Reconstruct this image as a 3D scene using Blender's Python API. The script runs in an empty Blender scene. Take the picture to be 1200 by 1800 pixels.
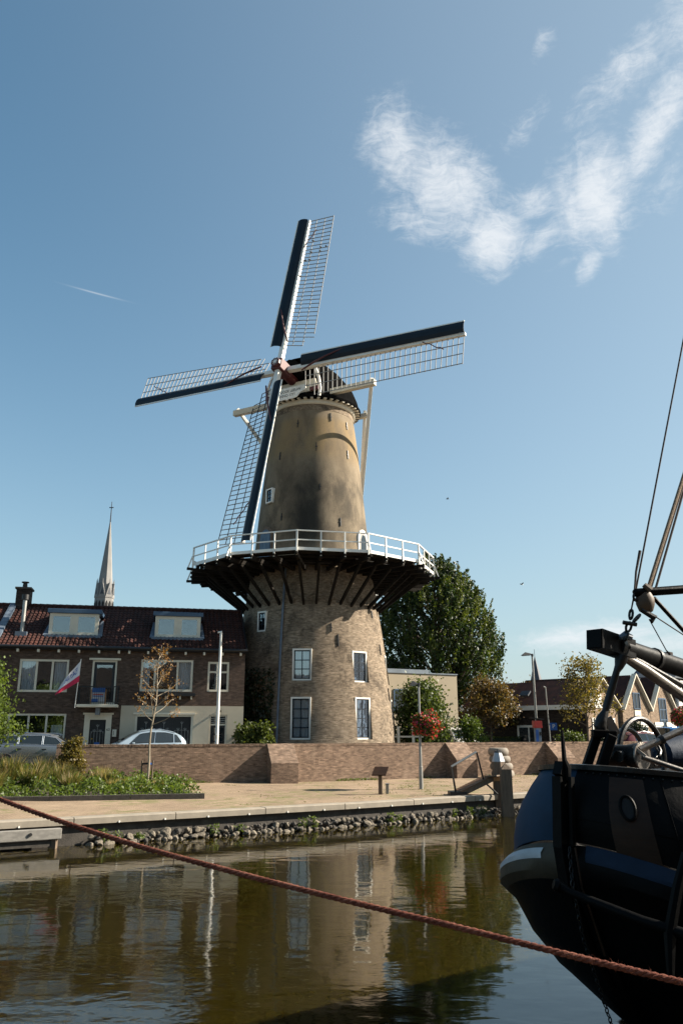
import bpy, bmesh, math, random
import numpy as np
from mathutils import Vector, Matrix

random.seed(7)
np.random.seed(7)
SC = bpy.context.scene
COL = SC.collection
PI = math.pi
R = math.radians

# ---------------------------------------------------------------- camera
EYE = Vector((0.0, 0.0, 3.0))
PITCH = R(15.5)
FPX = 1400.0
cam_data = bpy.data.cameras.new('camera')
cam_data.sensor_fit = 'VERTICAL'
cam_data.sensor_height = 36.0
cam_data.sensor_width = 24.0
cam_data.lens = 28.0
cam_data.clip_start = 0.05
cam_data.clip_end = 3000.0
cam = bpy.data.objects.new('camera', cam_data)
cam.location = EYE
cam.rotation_euler = (PI / 2 + PITCH, 0, 0)
COL.objects.link(cam)
SC.camera = cam


def at(px, py, Y):
    """surveyed spot: bearing and elevation read off the photograph, at ground distance Y."""
    u = (px - 600) / FPX
    v = (900 - py) / FPX
    d = Vector((u, math.cos(PITCH) - v * math.sin(PITCH), math.sin(PITCH) + v * math.cos(PITCH)))
    return EYE + d * (Y / d.y)


# ---------------------------------------------------------------- node helpers
class NT:
    def __init__(self, tree):
        self.t = tree
        self.n = tree.nodes
        self.l = tree.links

    def new(self, typ, **kw):
        nd = self.n.new(typ)
        for k, v in kw.items():
            setattr(nd, k, v)
        return nd

    def put(self, sock, val):
        if isinstance(val, bpy.types.NodeSocket):
            self.l.new(val, sock)
        elif val is not None:
            if hasattr(sock, 'default_value'):
                try:
                    sock.default_value = val
                except Exception:
                    sock.default_value = (*val, 1.0)

    def m(self, op, a, b=None, c=None, clamp=False):
        nd = self.new('ShaderNodeMath', operation=op, use_clamp=clamp)
        for i, x in enumerate((a, b, c)):
            if x is not None:
                self.put(nd.inputs[i], x)
        return nd.outputs[0]

    def noise(self, vec, scale=1.0, detail=4.0, rough=.55, dist=0.0, out='Fac'):
        nd = self.new('ShaderNodeTexNoise')
        self.put(nd.inputs['Vector'], vec)
        nd.inputs['Scale'].default_value = scale
        nd.inputs['Detail'].default_value = detail
        nd.inputs['Roughness'].default_value = rough
        nd.inputs['Distortion'].default_value = dist
        return nd.outputs[out]

    def mapping(self, vec, loc=(0, 0, 0), rot=(0, 0, 0), scale=(1, 1, 1)):
        nd = self.new('ShaderNodeMapping')
        self.put(nd.inputs['Vector'], vec)
        nd.inputs['Location'].default_value = loc
        nd.inputs['Rotation'].default_value = rot
        nd.inputs['Scale'].default_value = scale
        return nd.outputs[0]

    def sep(self, vec):
        nd = self.new('ShaderNodeSeparateXYZ')
        self.put(nd.inputs[0], vec)
        return nd.outputs

    def comb(self, x=0.0, y=0.0, z=0.0):
        nd = self.new('ShaderNodeCombineXYZ')
        for i, q in enumerate((x, y, z)):
            self.put(nd.inputs[i], q)
        return nd.outputs[0]

    def ramp(self, fac, stops, interp='LINEAR'):
        nd = self.new('ShaderNodeValToRGB')
        cr = nd.color_ramp
        cr.interpolation = interp
        while len(cr.elements) > 1:
            cr.elements.remove(cr.elements[-1])
        for i, (p, c) in enumerate(stops):
            e = cr.elements[0] if i == 0 else cr.elements.new(p)
            e.position = p
            e.color = (*c, 1.0) if len(c) == 3 else c
        self.put(nd.inputs[0], fac)
        return nd.outputs[0]

    def mix(self, fac, a, b, blend='MIX'):
        nd = self.new('ShaderNodeMix', data_type='RGBA', blend_type=blend)
        self.put(nd.inputs[0], fac)
        for i, q in ((6, a), (7, b)):
            if isinstance(q, bpy.types.NodeSocket):
                self.l.new(q, nd.inputs[i])
            else:
                nd.inputs[i].default_value = (*q, 1.0) if len(q) == 3 else q
        return nd.outputs[2]

    def rng(self, val, a, b, c=0.0, d=1.0, smooth=True):
        nd = self.new('ShaderNodeMapRange')
        nd.interpolation_type = 'SMOOTHSTEP' if smooth else 'LINEAR'
        self.put(nd.inputs[0], val)
        for i, q in enumerate((a, b, c, d)):
            nd.inputs[i + 1].default_value = q
        return nd.outputs[0]

    def bump(self, height, strength=.3, dist=.02, normal=None):
        nd = self.new('ShaderNodeBump')
        self.put(nd.inputs['Height'], height)
        nd.inputs['Strength'].default_value = strength
        nd.inputs['Distance'].default_value = dist
        if normal is not None:
            self.put(nd.inputs['Normal'], normal)
        return nd.outputs[0]


# ---------------------------------------------------------------- world: sky, thin clouds
SUN_EL = R(32.0)
SUN_AZ = R(81.5)          # clockwise from +Y, so the sun stands to the right and a little beyond the mill
HAZE_DEG, HAZE_AMT, HAZE_SUN, HAZE_LUM = 14.0, .80, .58, .250
world = bpy.data.worlds.new('World')
SC.world = world
world.use_nodes = True
w = NT(world.node_tree)
w.n.clear()
sky = w.new('ShaderNodeTexSky', sky_type='NISHITA')
sky.sun_disc = False
sky.sun_elevation = SUN_EL
sky.sun_rotation = SUN_AZ
sky.altitude = 0.0
sky.air_density = 1.0
sky.dust_density = 1.0
sky.ozone_density = 2.0
bg = w.new('ShaderNodeBackground')
bg.inputs[1].default_value = 0.054
w.l.new(w.mix(1.0, sky.outputs[0], (.665, 1.06, 1.04), 'MULTIPLY'), bg.inputs[0])   # camera white balance
tc = w.new('ShaderNodeTexCoord')
vn = w.new('ShaderNodeVectorMath', operation='NORMALIZE')
w.l.new(tc.outputs['Generated'], vn.inputs[0])
dx, dy, dz = w.sep(vn.outputs[0])
az = w.m('DEGREES', w.m('ARCTAN2', dx, dy))
el = w.m('DEGREES', w.m('ARCSINE', dz))
azel = w.comb(az, el, 0.0)
warp = w.noise(azel, .16, 3, .5, 0, 'Color')
vs = w.new('ShaderNodeVectorMath', operation='MULTIPLY_ADD')
w.l.new(warp, vs.inputs[0])
vs.inputs[1].default_value = (3.4, 3.0, 0)
vs.inputs[2].default_value = (-1.7, -1.5, 0)
va = w.new('ShaderNodeVectorMath', operation='ADD')
w.l.new(azel, va.inputs[0])
w.l.new(vs.outputs[0], va.inputs[1])
wx, wy, _ = w.sep(va.outputs[0])


def blob(cx, cy, sx, sy, rot, amp, wrp=True):
    X = w.m('SUBTRACT', wx if wrp else az, cx)
    Y = w.m('SUBTRACT', wy if wrp else el, cy)
    c, s = math.cos(R(rot)), math.sin(R(rot))
    a = w.m('MULTIPLY_ADD', X, c / sx, w.m('MULTIPLY', Y, s / sx))
    b = w.m('MULTIPLY_ADD', X, -s / sy, w.m('MULTIPLY', Y, c / sy))
    q = w.m('MULTIPLY_ADD', a, a, w.m('MULTIPLY', b, b))
    return w.m('MULTIPLY', w.m('EXPONENT', w.m('MULTIPLY', q, -1.0)), amp)


CLOUDS = [(4.6, 39.8, 3.4, 3.2, -60, .95), (8.6, 37.4, 6.0, 3.6, -32, 1.0), (12.6, 34.0, 3.2, 2.4, 12, 1.15), (10.5, 38.2, 4.2, 2.0, -30, .80),
          (7.0, 34.9, 4.8, 2.0, -15, .74), (20.0, 35.2, 4.2, 3.6, 45, 1.12), (16.4, 33.6, 2.6, 1.2, 25, .85), (15.6, 36.0, 3.2, 1.6, -10, .74), (25.2, 38.4, 4.8, 1.9, 42, .98),
          (23.4, 41.6, 5.8, 1.9, 22, .74), (28.5, 43.0, 5.0, 2.4, 20, .76), (19.6, 31.2, 1.8, 1.1, 40, .85), (17.7, 44.8, 1.5, .9, 40, .62), (15.5, 40.5, 3.4, 1.5, 30, .55), (25.5, 35.0, 4.0, 2.0, 30, .48),
          (17.5, 6.2, 6.5, 1.1, 0, .95), (24.0, 5.4, 7.0, .9, 0, .9), (36.0, 24.0, 8.0, 3.0, 20, .7), (-45, 33.0, 8.0, 3.0, -15, .7), (62, 38.0, 8.0, 3.0, 20, .7),
          (-80, 26.0, 9.0, 3.0, 10, .8), (-130, 34.0, 12.0, 4.0, 10, .8), (150, 30.0, 14.0, 4.0, -10, .8)]
g = None
for cdef in CLOUDS:
    q = blob(*cdef)
    g = q if g is None else w.m('MAXIMUM', g, q)
streak = w.noise(w.mapping(va.outputs[0], rot=(0, 0, R(58)), scale=(.55, 1.9, 1)), 1.0, 13, .70, .7)
puff = w.noise(azel, .45, 12, .66, .7)
tex = w.m('MULTIPLY_ADD', streak, .52, w.m('MULTIPLY', puff, .48))
dens = w.m('SUBTRACT', w.m('MULTIPLY_ADD', g, 1.05, w.m('MULTIPLY', w.m('SUBTRACT', tex, .5), 1.95)), .28)
alpha = w.rng(dens, 0.0, 1.1)
alpha = w.m('MULTIPLY', alpha, w.rng(g, .05, .45))
trail = blob(-19.0, 29.45, 1.6, .05, -5, .35, wrp=False)
alpha = w.m('MAXIMUM', w.m('MULTIPLY', alpha, .86), trail)
# thin summer haze: denser towards the horizon and towards the sun
sdot = w.new('ShaderNodeVectorMath', operation='DOT_PRODUCT')
w.l.new(vn.outputs[0], sdot.inputs[0])
sdot.inputs[1].default_value = (math.sin(SUN_AZ) * math.cos(SUN_EL), math.cos(SUN_AZ) * math.cos(SUN_EL), math.sin(SUN_EL))
hz1 = w.m('MULTIPLY', w.m('EXPONENT', w.m('DIVIDE', w.m('MAXIMUM', el, 0.0), -HAZE_DEG)), HAZE_AMT)
hz2 = w.m('MULTIPLY', w.m('POWER', w.m('MAXIMUM', sdot.outputs['Value'], 0.0), 1.5), HAZE_SUN)
hzf = w.m('ADD', hz1, hz2, clamp=True)
bgh = w.new('ShaderNodeBackground')
bgh.inputs[0].default_value = (.89, .955, .995, 1)
bgh.inputs[1].default_value = HAZE_LUM
mxh = w.new('ShaderNodeMixShader')
w.l.new(hzf, mxh.inputs[0])
w.l.new(bg.outputs[0], mxh.inputs[1])
w.l.new(bgh.outputs[0], mxh.inputs[2])
bgc = w.new('ShaderNodeBackground')
bgc.inputs[0].default_value = (.80, .83, .86, 1)
bgc.inputs[1].default_value = 0.40
mxw = w.new('ShaderNodeMixShader')
w.l.new(alpha, mxw.inputs[0])
w.l.new(mxh.outputs[0], mxw.inputs[1])
w.l.new(bgc.outputs[0], mxw.inputs[2])
wo = w.new('ShaderNodeOutputWorld')
w.l.new(mxw.outputs[0], wo.inputs[0])

# ---------------------------------------------------------------- sun
sun_data = bpy.data.lights.new('sun', 'SUN')
sun_data.energy = 5.0
sun_data.angle = R(0.53)
sun_data.color = (1.0, .90, .76)
sun = bpy.data.objects.new('sun', sun_data)
COL.objects.link(sun)
TO_SUN = Vector((math.sin(SUN_AZ) * math.cos(SUN_EL), math.cos(SUN_AZ) * math.cos(SUN_EL), math.sin(SUN_EL)))
sun.rotation_euler = TO_SUN.to_track_quat('Z', 'Y').to_euler()
sun.location = (60, 20, 60)

SC.view_settings.view_transform = 'Standard'
SC.view_settings.look = 'None'
SC.view_settings.exposure = 1.5
SC.view_settings.gamma = 1.0
SC.view_settings.use_curve_mapping = False
SC.cycles.max_bounces = 6
SC.cycles.transparent_max_bounces = 12
SC.cycles.use_denoising = True

# ---------------------------------------------------------------- materials
MATS = {}


def newmat(name):
    mt = bpy.data.materials.new(name)
    mt.use_nodes = True
    g_ = NT(mt.node_tree)
    b = g_.n['Principled BSDF']
    MATS[name] = mt
    return mt, g_, b


def objco(g_):
    return g_.new('ShaderNodeTexCoord').outputs['Object']


def flat(name, col, rough=.6, metal=0.0, var=.18, scale=3.0, bump=.0, spec=.5, stretch=(1, 1, 1), dirt=None):
    if max(col) < .6:
        col = tuple(c * .80 for c in col)
    mt, g_, b = newmat(name)
    co = g_.mapping(objco(g_), scale=stretch)
    n1 = g_.noise(co, scale, 6, .6)
    lo = tuple(max(0, c * (1 - var)) for c in col)
    hi = tuple(min(1, c * (1 + var)) for c in col)
    c = g_.ramp(n1, [(.3, lo), (.7, hi)])
    if dirt:
        n2 = g_.noise(co, scale * .35, 8, .7, .6)
        c = g_.mix(g_.rng(n2, .52, .72, 0, dirt[1]), c, dirt[0])
    g_.put(b.inputs['Base Color'], c)
    b.inputs['Roughness'].default_value = rough
    b.inputs['Metallic'].default_value = metal
    b.inputs['Specular IOR Level'].default_value = spec
    if bump:
        g_.put(b.inputs['Normal'], g_.bump(g_.noise(co, scale * 6, 5, .6), bump, .02))
    return mt


def brick(name, c1, c2, mortar, cyl=False, stain=(.05, .045, .035), stain_amt=.6, radius=4.4, pale=None, bw=.185, rh=.054, warmth=.25):
    c1, c2, mortar, stain = [tuple(c * .78 for c in q) for q in (c1, c2, mortar, stain)]
    pale = tuple(c * .78 for c in pale) if pale else None
    mt, g_, b = newmat(name)
    x, y, z = g_.sep(objco(g_))
    if cyl:
        u = g_.m('MULTIPLY', g_.m('ARCTAN2', x, g_.m('MULTIPLY', y, -1.0)), radius)
    else:
        u = g_.m('ADD', x, y)
    uv = g_.comb(u, z, 0.0)
    bt = g_.new('ShaderNodeTexBrick')
    g_.put(bt.inputs['Vector'], uv)
    bt.inputs['Scale'].default_value = 1.0
    bt.inputs['Brick Width'].default_value = bw
    bt.inputs['Row Height'].default_value = rh
    bt.inputs['Mortar Size'].default_value = .007
    bt.inputs['Mortar Smooth'].default_value = .3
    bt.inputs['Bias'].default_value = -.1
    bt.inputs['Color1'].default_value = (*c1, 1)
    bt.inputs['Color2'].default_value = (*c2, 1)
    bt.inputs['Mortar'].default_value = (*mortar, 1)
    patch = g_.noise(g_.mapping(uv, scale=(3.0, 9.0, 1)), 1.0, 8, .72)
    row = g_.m('FLOOR', g_.m('DIVIDE', z, rh))
    colu = g_.m('FLOOR', g_.m('ADD', g_.m('DIVIDE', u, bw), g_.m('MULTIPLY', g_.m('MODULO', row, 2.0), .5)))
    wn = g_.new('ShaderNodeTexWhiteNoise', noise_dimensions='2D')
    g_.put(wn.inputs['Vector'], g_.comb(colu, row, 0.0))
    c = g_.mix(1.0, bt.outputs['Color'], g_.ramp(wn.outputs[0], [(0, (.66, .64, .62)), (.3, (.92, .91, .90)), (.7, (1.04, 1.03, 1.02)), (1, (1.34, 1.31, 1.28))]), 'MULTIPLY')
    c = g_.mix(1.0, c, g_.ramp(patch, [(.30, (.66, .645, .63)), (.5, (.97, .96, .95)), (.70, (1.25, 1.23, 1.2))]), 'MULTIPLY')
    big = g_.noise(g_.mapping(uv, scale=(.75, .55, 1) if cyl else (.55, .28, 1)), 1.0, 10, .74, .5)
    c = g_.mix(g_.rng(big, .47 if cyl else .48, .67 if cyl else .70, 0, stain_amt), c, stain)
    if pale:
        pn = g_.noise(g_.mapping(uv, loc=(7, 3, 0), scale=(.8, .35, 1)), 1.0, 8, .66, .4)
        c = g_.mix(g_.rng(pn, .54, .76, 0, .55), c, pale)
    g_.put(b.inputs['Base Color'], c)
    b.inputs['Roughness'].default_value = .9
    b.inputs['Specular IOR Level'].default_value = .2
    hh = g_.m('MULTIPLY_ADD', bt.outputs['Fac'], -1.0, g_.m('MULTIPLY', patch, .9))
    g_.put(b.inputs['Normal'], g_.bump(hh, .55, .02))
    return mt


def leafmat(name, cols, trans=.35, rough=.5):
    mt, g_, b = newmat(name)
    ge = g_.new('ShaderNodeNewGeometry')
    stops = [(i / max(1, len(cols) - 1), tuple(q * .78 for q in c)) for i, c in enumerate(cols)]
    c = g_.ramp(ge.outputs['Random Per Island'], stops)
    n = g_.noise(objco(g_), .6, 4, .6)
    c = g_.mix(1.0, c, g_.ramp(n, [(.3, (.7, .7, .7)), (.7, (1.25, 1.25, 1.2))]), 'MULTIPLY')
    g_.put(b.inputs['Base Color'], c)
    b.inputs['Roughness'].default_value = rough
    b.inputs['Specular IOR Level'].default_value = .35
    tr = g_.new('ShaderNodeBsdfTranslucent')
    g_.l.new(g_.mix(1.0, c, (1.5, 1.45, .7), 'MULTIPLY'), tr.inputs[0])
    mx = g_.new('ShaderNodeMixShader')
    mx.inputs[0].default_value = trans
    g_.l.new(b.outputs[0], mx.inputs[1])
    g_.l.new(tr.outputs[0], mx.inputs[2])
    g_.l.new(mx.outputs[0], g_.n['Material Output'].inputs[0])
    return mt


# walls
brick('mill_brick', (.315, .255, .190), (.215, .166, .118), (.26, .21, .155), cyl=True, stain=(.052, .040, .029), stain_amt=.80, pale=(.36, .29, .215))
brick('quay_brick', (.275, .190, .138), (.185, .124, .092), (.29, .23, .175), stain=(.085, .062, .046), stain_amt=.55, pale=(.38, .29, .215))
brick('house_brick', (.118, .080, .062), (.088, .062, .050), (.13, .10, .08), stain=(.05, .04, .034), stain_amt=.35)
brick('dark_brick', (.06, .045, .038), (.04, .03, .026), (.05, .042, .036), stain=(.02, .018, .016), stain_amt=.4)
brick('tan_brick', (.30, .22, .155), (.25, .18, .125), (.3, .24, .18), stain=(.12, .09, .07), stain_amt=.3)

mt, g_, b = newmat('mill_plaster')
x, y, z = g_.sep(objco(g_))
u = g_.m('MULTIPLY', g_.m('ARCTAN2', x, g_.m('MULTIPLY', y, -1.0)), 3.0)
uv = g_.comb(u, z, 0)
n1 = g_.noise(g_.mapping(uv, scale=(.8, .42, 1)), 1.0, 9, .62, .3)
n2 = g_.noise(g_.mapping(uv, loc=(4, 9, 0), scale=(5.0, .35, 1)), 1.0, 8, .7)
n3 = g_.noise(uv, 14.0, 6, .7)
c = g_.ramp(n1, [(.3, (.165, .130, .090)), (.5, (.245, .195, .135)), (.7, (.315, .255, .18))])
c = g_.mix(g_.rng(n2, .5, .8, 0, .30), c, (.10, .085, .065))
band = g_.m('MULTIPLY', g_.rng(z, 17.0, 18.2), g_.rng(z, 19.8, 20.4, 1, 0))
c = g_.mix(g_.m('MULTIPLY', band, g_.rng(n1, .35, .6, .1, .55)), c, (.30, .20, .085))
c = g_.mix(g_.m('MULTIPLY', g_.m('MULTIPLY', g_.rng(z, 15.5, 17.4, 1, 0), g_.rng(z, 11.0, 13.0)), g_.rng(n1, .35, .62, .75, .15)), c, (.070, .062, .050))
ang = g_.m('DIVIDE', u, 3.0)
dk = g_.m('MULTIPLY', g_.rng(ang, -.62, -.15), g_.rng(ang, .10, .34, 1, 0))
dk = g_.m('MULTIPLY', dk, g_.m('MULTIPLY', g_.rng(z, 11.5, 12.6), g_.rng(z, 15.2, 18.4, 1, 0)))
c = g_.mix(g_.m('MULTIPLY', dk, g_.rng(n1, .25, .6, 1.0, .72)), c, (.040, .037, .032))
c = g_.mix(1.0, c, g_.ramp(n3, [(.3, (.62, .62, .62)), (.7, (.9, .9, .9))]), 'MULTIPLY')
g_.put(b.inputs['Base Color'], c)
b.inputs['Roughness'].default_value = .92
b.inputs['Specular IOR Level'].default_value = .15
g_.put(b.inputs['Normal'], g_.bump(g_.m('ADD', n3, g_.m('MULTIPLY', n1, 2.0)), .25, .02))

flat('cream_render', (.55, .49, .375), .85, var=.06, scale=1.2, bump=.15, dirt=((.36, .31, .23), .45))
flat('beige_render', (.42, .35, .245), .85, var=.06, scale=.8, dirt=((.4, .33, .22), .3))
flat('white_paint', (.74, .72, .66), .45, var=.06, scale=2, dirt=((.45, .42, .35), .45))
flat('cream_paint', (.60, .55, .44), .45, var=.07, scale=2, dirt=((.4, .33, .2), .4))
flat('blue_paint', (.0055, .0125, .022), .5, spec=.25, var=.25, scale=1.5, dirt=((.014, .024, .034), .3))
flat('steel_blue', (.05, .10, .17), .45, var=.2, scale=1.5)
flat('tar_wood', (.020, .017, .014), .8, spec=.06, var=.4, scale=3, bump=.4, stretch=(1, 1, .3))
flat('dark_red', (.11, .022, .022), .5, var=.25)
flat('black_iron', (.012, .012, .012), .5, var=.3)
flat('black_paint', (.010, .010, .011), .42, var=.3)
flat('zinc', (.21, .25, .29), .5, .3, var=.2, scale=2, dirt=((.1, .11, .12), .4))
flat('lead', (.12, .155, .20), .6, .05, var=.25, scale=3)
flat('grey_plank', (.30, .29, .27), .7, var=.2, scale=2, stretch=(3, 3, .4))
flat('cap_tar', (.0085, .0085, .0085), .8, spec=.0, var=.35, scale=5, bump=.5)
flat('concrete', (.30, .26, .205), .85, var=.15, scale=2.5, bump=.25, dirt=((.12, .10, .075), .6))
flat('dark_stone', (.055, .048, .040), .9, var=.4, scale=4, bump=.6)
flat('rock', (.21, .178, .135), .9, var=.6, scale=5, bump=.9, dirt=((.04, .04, .025), .7))
flat('weathered_wood', (.15, .105, .07), .8, var=.3, scale=3, bump=.4, stretch=(4, 4, .5), dirt=((.09, .07, .05), .5))
flat('grey_wood', (.25, .235, .21), .8, var=.25, scale=2.5, bump=.3, stretch=(.5, 3, 4), dirt=((.09, .085, .075), .5))
flat('brown_wood', (.17, .085, .04), .55, var=.35, scale=2, bump=.2, stretch=(.6, 3, 3))
flat('galvanised', (.36, .36, .34), .45, .6, var=.15, scale=3)
flat('asphalt', (.07, .068, .065), .9, var=.25, scale=4, bump=.3)
flat('soil', (.05, .038, .026), .95, var=.4, scale=4, bump=.6)
flat('bark', (.11, .085, .06), .9, var=.4, scale=6, bump=.8, stretch=(1, 1, .3))
flat('pale_bark', (.30, .25, .18), .85, var=.3, scale=8, bump=.5, stretch=(1, 1, .3))
flat('tyre_rubber', (.23, .20, .165), .85, var=.25, scale=3, bump=.5, dirt=((.12, .1, .08), .4))
flat('black_rubber', (.015, .015, .015), .8, var=.3)
flat('slate', (.045, .055, .072), .6, var=.2, scale=.6)
flat('spire_stone', (.24, .235, .225), .8, var=.12, scale=.4)
flat('silver_car', (.36, .37, .38), .26, .75, var=.04)
flat('pale_blue_car', (.36, .45, .52), .24, .3, var=.04)
flat('white_van', (.58, .57, .53), .3, .1, var=.04)
flat('maroon_car', (.12, .015, .02), .3, .2, var=.1)
flat('blue_car', (.03, .13, .32), .35, .1, var=.1)
flat('chrome', (.7, .7, .7), .18, 1.0, var=.03)
flat('red_plastic', (.55, .035, .025), .35, var=.1)
flat('sign_blue', (.02, .12, .42), .4, var=.1)
flat('orange_wood', (.45, .20, .06), .6, var=.2)
flat('curtain', (.78, .77, .80), .9, var=.15, scale=3, stretch=(9, 9, .3))
flat('room', (.012, .012, .013), .9, var=.5)
flat('navy_cloth', (.010, .022, .045), .7, spec=.2, var=.3, scale=3, bump=.3)
flat('ship_black', (.0040, .0040, .0042), .5, var=.5, scale=2, bump=.25, spec=.07, dirt=((.018, .010, .006), .6))
flat('ship_blue', (.013, .042, .085), .6, spec=.12, var=.25, scale=2, bump=.08, dirt=((.035, .05, .07), .5))
flat('ship_tan', (.055, .043, .028), .6, spec=.25, var=.35, scale=3, bump=.2, dirt=((.03, .025, .02), .6))
flat('ship_white', (.48, .50, .53), .5, var=.12, scale=5, bump=.2, dirt=((.2, .2, .2), .5))
flat('ship_brown', (.030, .014, .007), .55, spec=.2, var=.4, scale=2, bump=.15, stretch=(1, 1, 4))
flat('worn_steel', (.22, .20, .18), .38, .7, var=.25, scale=4, bump=.15)
flat('dark_steel', (.010, .010, .010), .42, .0, spec=.3, var=.4, scale=4, bump=.2)
flat('rig_rope', (.05, .035, .03), .9, var=.4, scale=20)
flat('tan_rope', (.23, .16, .10), .9, var=.4, scale=30, bump=.5)
flat('block_wood', (.075, .045, .022), .6, var=.35, scale=4)

# roof tiles
mt, g_, b = newmat('roof_tile')
ge = g_.new('ShaderNodeNewGeometry')
co = objco(g_)
n1 = g_.noise(co, 2.2, 8, .7)
cell = g_.new('ShaderNodeTexWhiteNoise', noise_dimensions='2D')
x, y, z = g_.sep(co)
g_.put(cell.inputs['Vector'], g_.comb(g_.m('FLOOR', g_.m('DIVIDE', x, .21)), g_.m('FLOOR', g_.m('DIVIDE', y, .30)), 0))
c = g_.ramp(n1, [(.3, (.028, .0115, .009)), (.55, (.055, .019, .013)), (.75, (.088, .032, .020))])
c = g_.mix(1.0, c, g_.ramp(cell.outputs[0], [(0, (.5, .5, .5)), (1, (1.1, 1.05, 1.05))]), 'MULTIPLY')
g_.put(b.inputs['Base Color'], c)
b.inputs['Roughness'].default_value = .75
b.inputs['Specular IOR Level'].default_value = .25

# glass: half clear, half mirror
mt, g_, b = newmat('window_glass')
gl = g_.new('ShaderNodeBsdfGlossy')
gl.inputs['Roughness'].default_value = .02
gl.inputs['Color'].default_value = (.9, .95, 1, 1)
tr = g_.new('ShaderNodeBsdfTransparent')
tr.inputs['Color'].default_value = (.95, .97, .97, 1)
fr = g_.new('ShaderNodeFresnel')
fr.inputs['IOR'].default_value = 1.55
n1 = g_.noise(objco(g_), 1.3, 2, .5)
g_.put(gl.inputs['Normal'], g_.bump(n1, .06, .05))
mx = g_.new('ShaderNodeMixShader')
g_.l.new(g_.m('MULTIPLY_ADD', fr.outputs[0], 1.5, .10, clamp=True), mx.inputs[0])
g_.l.new(tr.outputs[0], mx.inputs[1])
g_.l.new(gl.outputs[0], mx.inputs[2])
g_.l.new(mx.outputs[0], g_.n['Material Output'].inputs[0])

# car glass
mt, g_, b = newmat('car_glass')
b.inputs['Base Color'].default_value = (.015, .02, .022, 1)
b.inputs['Roughness'].default_value = .05
b.inputs['Specular IOR Level'].default_value = .9

# red light
flat('tail_lamp', (.5, .02, .015), .2, var=.1)

# clinker paving of the quay
mt, g_, b = newmat('quay_paving')
co = objco(g_)
bt = g_.new('ShaderNodeTexBrick')
g_.put(bt.inputs['Vector'], g_.mapping(co, rot=(0, 0, R(-31))))
bt.inputs['Scale'].default_value = 1.0
bt.inputs['Brick Width'].default_value = .21
bt.inputs['Row Height'].default_value = .105
bt.inputs['Mortar Size'].default_value = .006
bt.inputs['Color1'].default_value = (.40, .305, .215, 1)
bt.inputs['Color2'].default_value = (.32, .235, .165, 1)
bt.inputs['Mortar'].default_value = (.17, .14, .095, 1)
n1 = g_.noise(co, .45, 8, .65)
n2 = g_.noise(co, 1.6, 8, .75, .4)
c = g_.mix(1.0, bt.outputs['Color'], g_.ramp(n1, [(.3, (.58, .565, .55)), (.7, (.90, .895, .87))]), 'MULTIPLY')
moss = g_.noise(g_.mapping(co, loc=(3, 8, 0)), .33, 5, .6)
mm = g_.m('MULTIPLY', g_.rng(moss, .46, .58), g_.rng(n2, .45, .60))
st1 = g_.noise(g_.mapping(co, loc=(11, 4, 0), rot=(0, 0, R(-31)), scale=(.35, 1.4, 1)), 1.0, 9, .72, .5)
c = g_.mix(g_.rng(st1, .50, .72, 0, .55), c, (.14, .105, .075))
spk = g_.noise(co, 26, 3, .7)
c = g_.mix(1.0, c, g_.ramp(spk, [(.3, (.72, .72, .72)), (.7, (1.22, 1.2, 1.18))]), 'MULTIPLY')
c = g_.mix(g_.m('MULTIPLY', mm, .8), c, (.12, .125, .045))
g_.put(b.inputs['Base Color'], c)
b.inputs['Roughness'].default_value = .9
b.inputs['Specular IOR Level'].default_value = .2
g_.put(b.inputs['Normal'], g_.bump(g_.m('SUBTRACT', n2, bt.outputs['Fac']), .35, .015))

# canal water
mt, g_, b = newmat('canal_water')
co = objco(g_)
n1 = g_.noise(g_.mapping(co, rot=(0, 0, R(20)), scale=(1.0, 1.7, 1)), 1.1, 3, .5, .3)
n2 = g_.noise(g_.mapping(co, loc=(5, 5, 0), scale=(1.0, 1.6, 1)), 5.5, 3, .5, .4)
n3 = g_.noise(g_.mapping(co, loc=(9, 2, 0)), .22, 3, .5)
hgt = g_.m('ADD', n1, g_.m('MULTIPLY', g_.m('MULTIPLY', n2, .16), g_.rng(n3, .40, .62, .35, 1.3)))
g_.put(b.inputs['Normal'], g_.bump(hgt, .26, .030))
scum = g_.noise(co, .7, 6, .7)
g_.put(b.inputs['Base Color'], g_.ramp(scum, [(.3, (.0138, .0100, .0014)), (.7, (.0178, .0130, .0020))]))
b.inputs['Subsurface Weight'].default_value = 1.0
b.inputs['Subsurface Radius'].default_value = (1.0, .9, .6)
b.inputs['Subsurface Scale'].default_value = 1.2
b.inputs['Roughness'].default_value = .045
b.inputs['IOR'].default_value = 1.42

# foliage
leafmat('leaf_dark', [(.018, .036, .008), (.030, .055, .012), (.050, .080, .018), (.024, .045, .010)], .28)
leafmat('leaf_mid', [(.05, .080, .014), (.085, .115, .022), (.13, .155, .034), (.045, .066, .012)], .4)
leafmat('leaf_green', [(.045, .075, .015), (.075, .11, .022), (.10, .13, .03), (.035, .06, .012)], .35)
leafmat('leaf_bright', [(.09, .14, .022), (.13, .18, .035), (.07, .11, .02)], .4)
leafmat('leaf_brown', [(.10, .06, .025), (.14, .085, .03), (.07, .065, .02), (.17, .10, .04), (.06, .07, .02)], .35)
leafmat('leaf_gold', [(.19, .14, .035), (.12, .11, .03), (.24, .17, .05), (.07, .08, .02)], .4)
leafmat('leaf_orange', [(.30, .14, .04), (.24, .11, .03), (.36, .19, .06), (.20, .13, .04)], .35)
leafmat('leaf_ivy', [(.010, .022, .006), (.016, .032, .008), (.026, .045, .012)], .2)
leafmat('petal_red', [(.50, .02, .04), (.62, .06, .05), (.55, .03, .16), (.65, .13, .06)], .3)
leafmat('dry_grass', [(.34, .25, .12), (.42, .32, .17), (.25, .20, .09), (.38, .27, .16)], .4)
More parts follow.
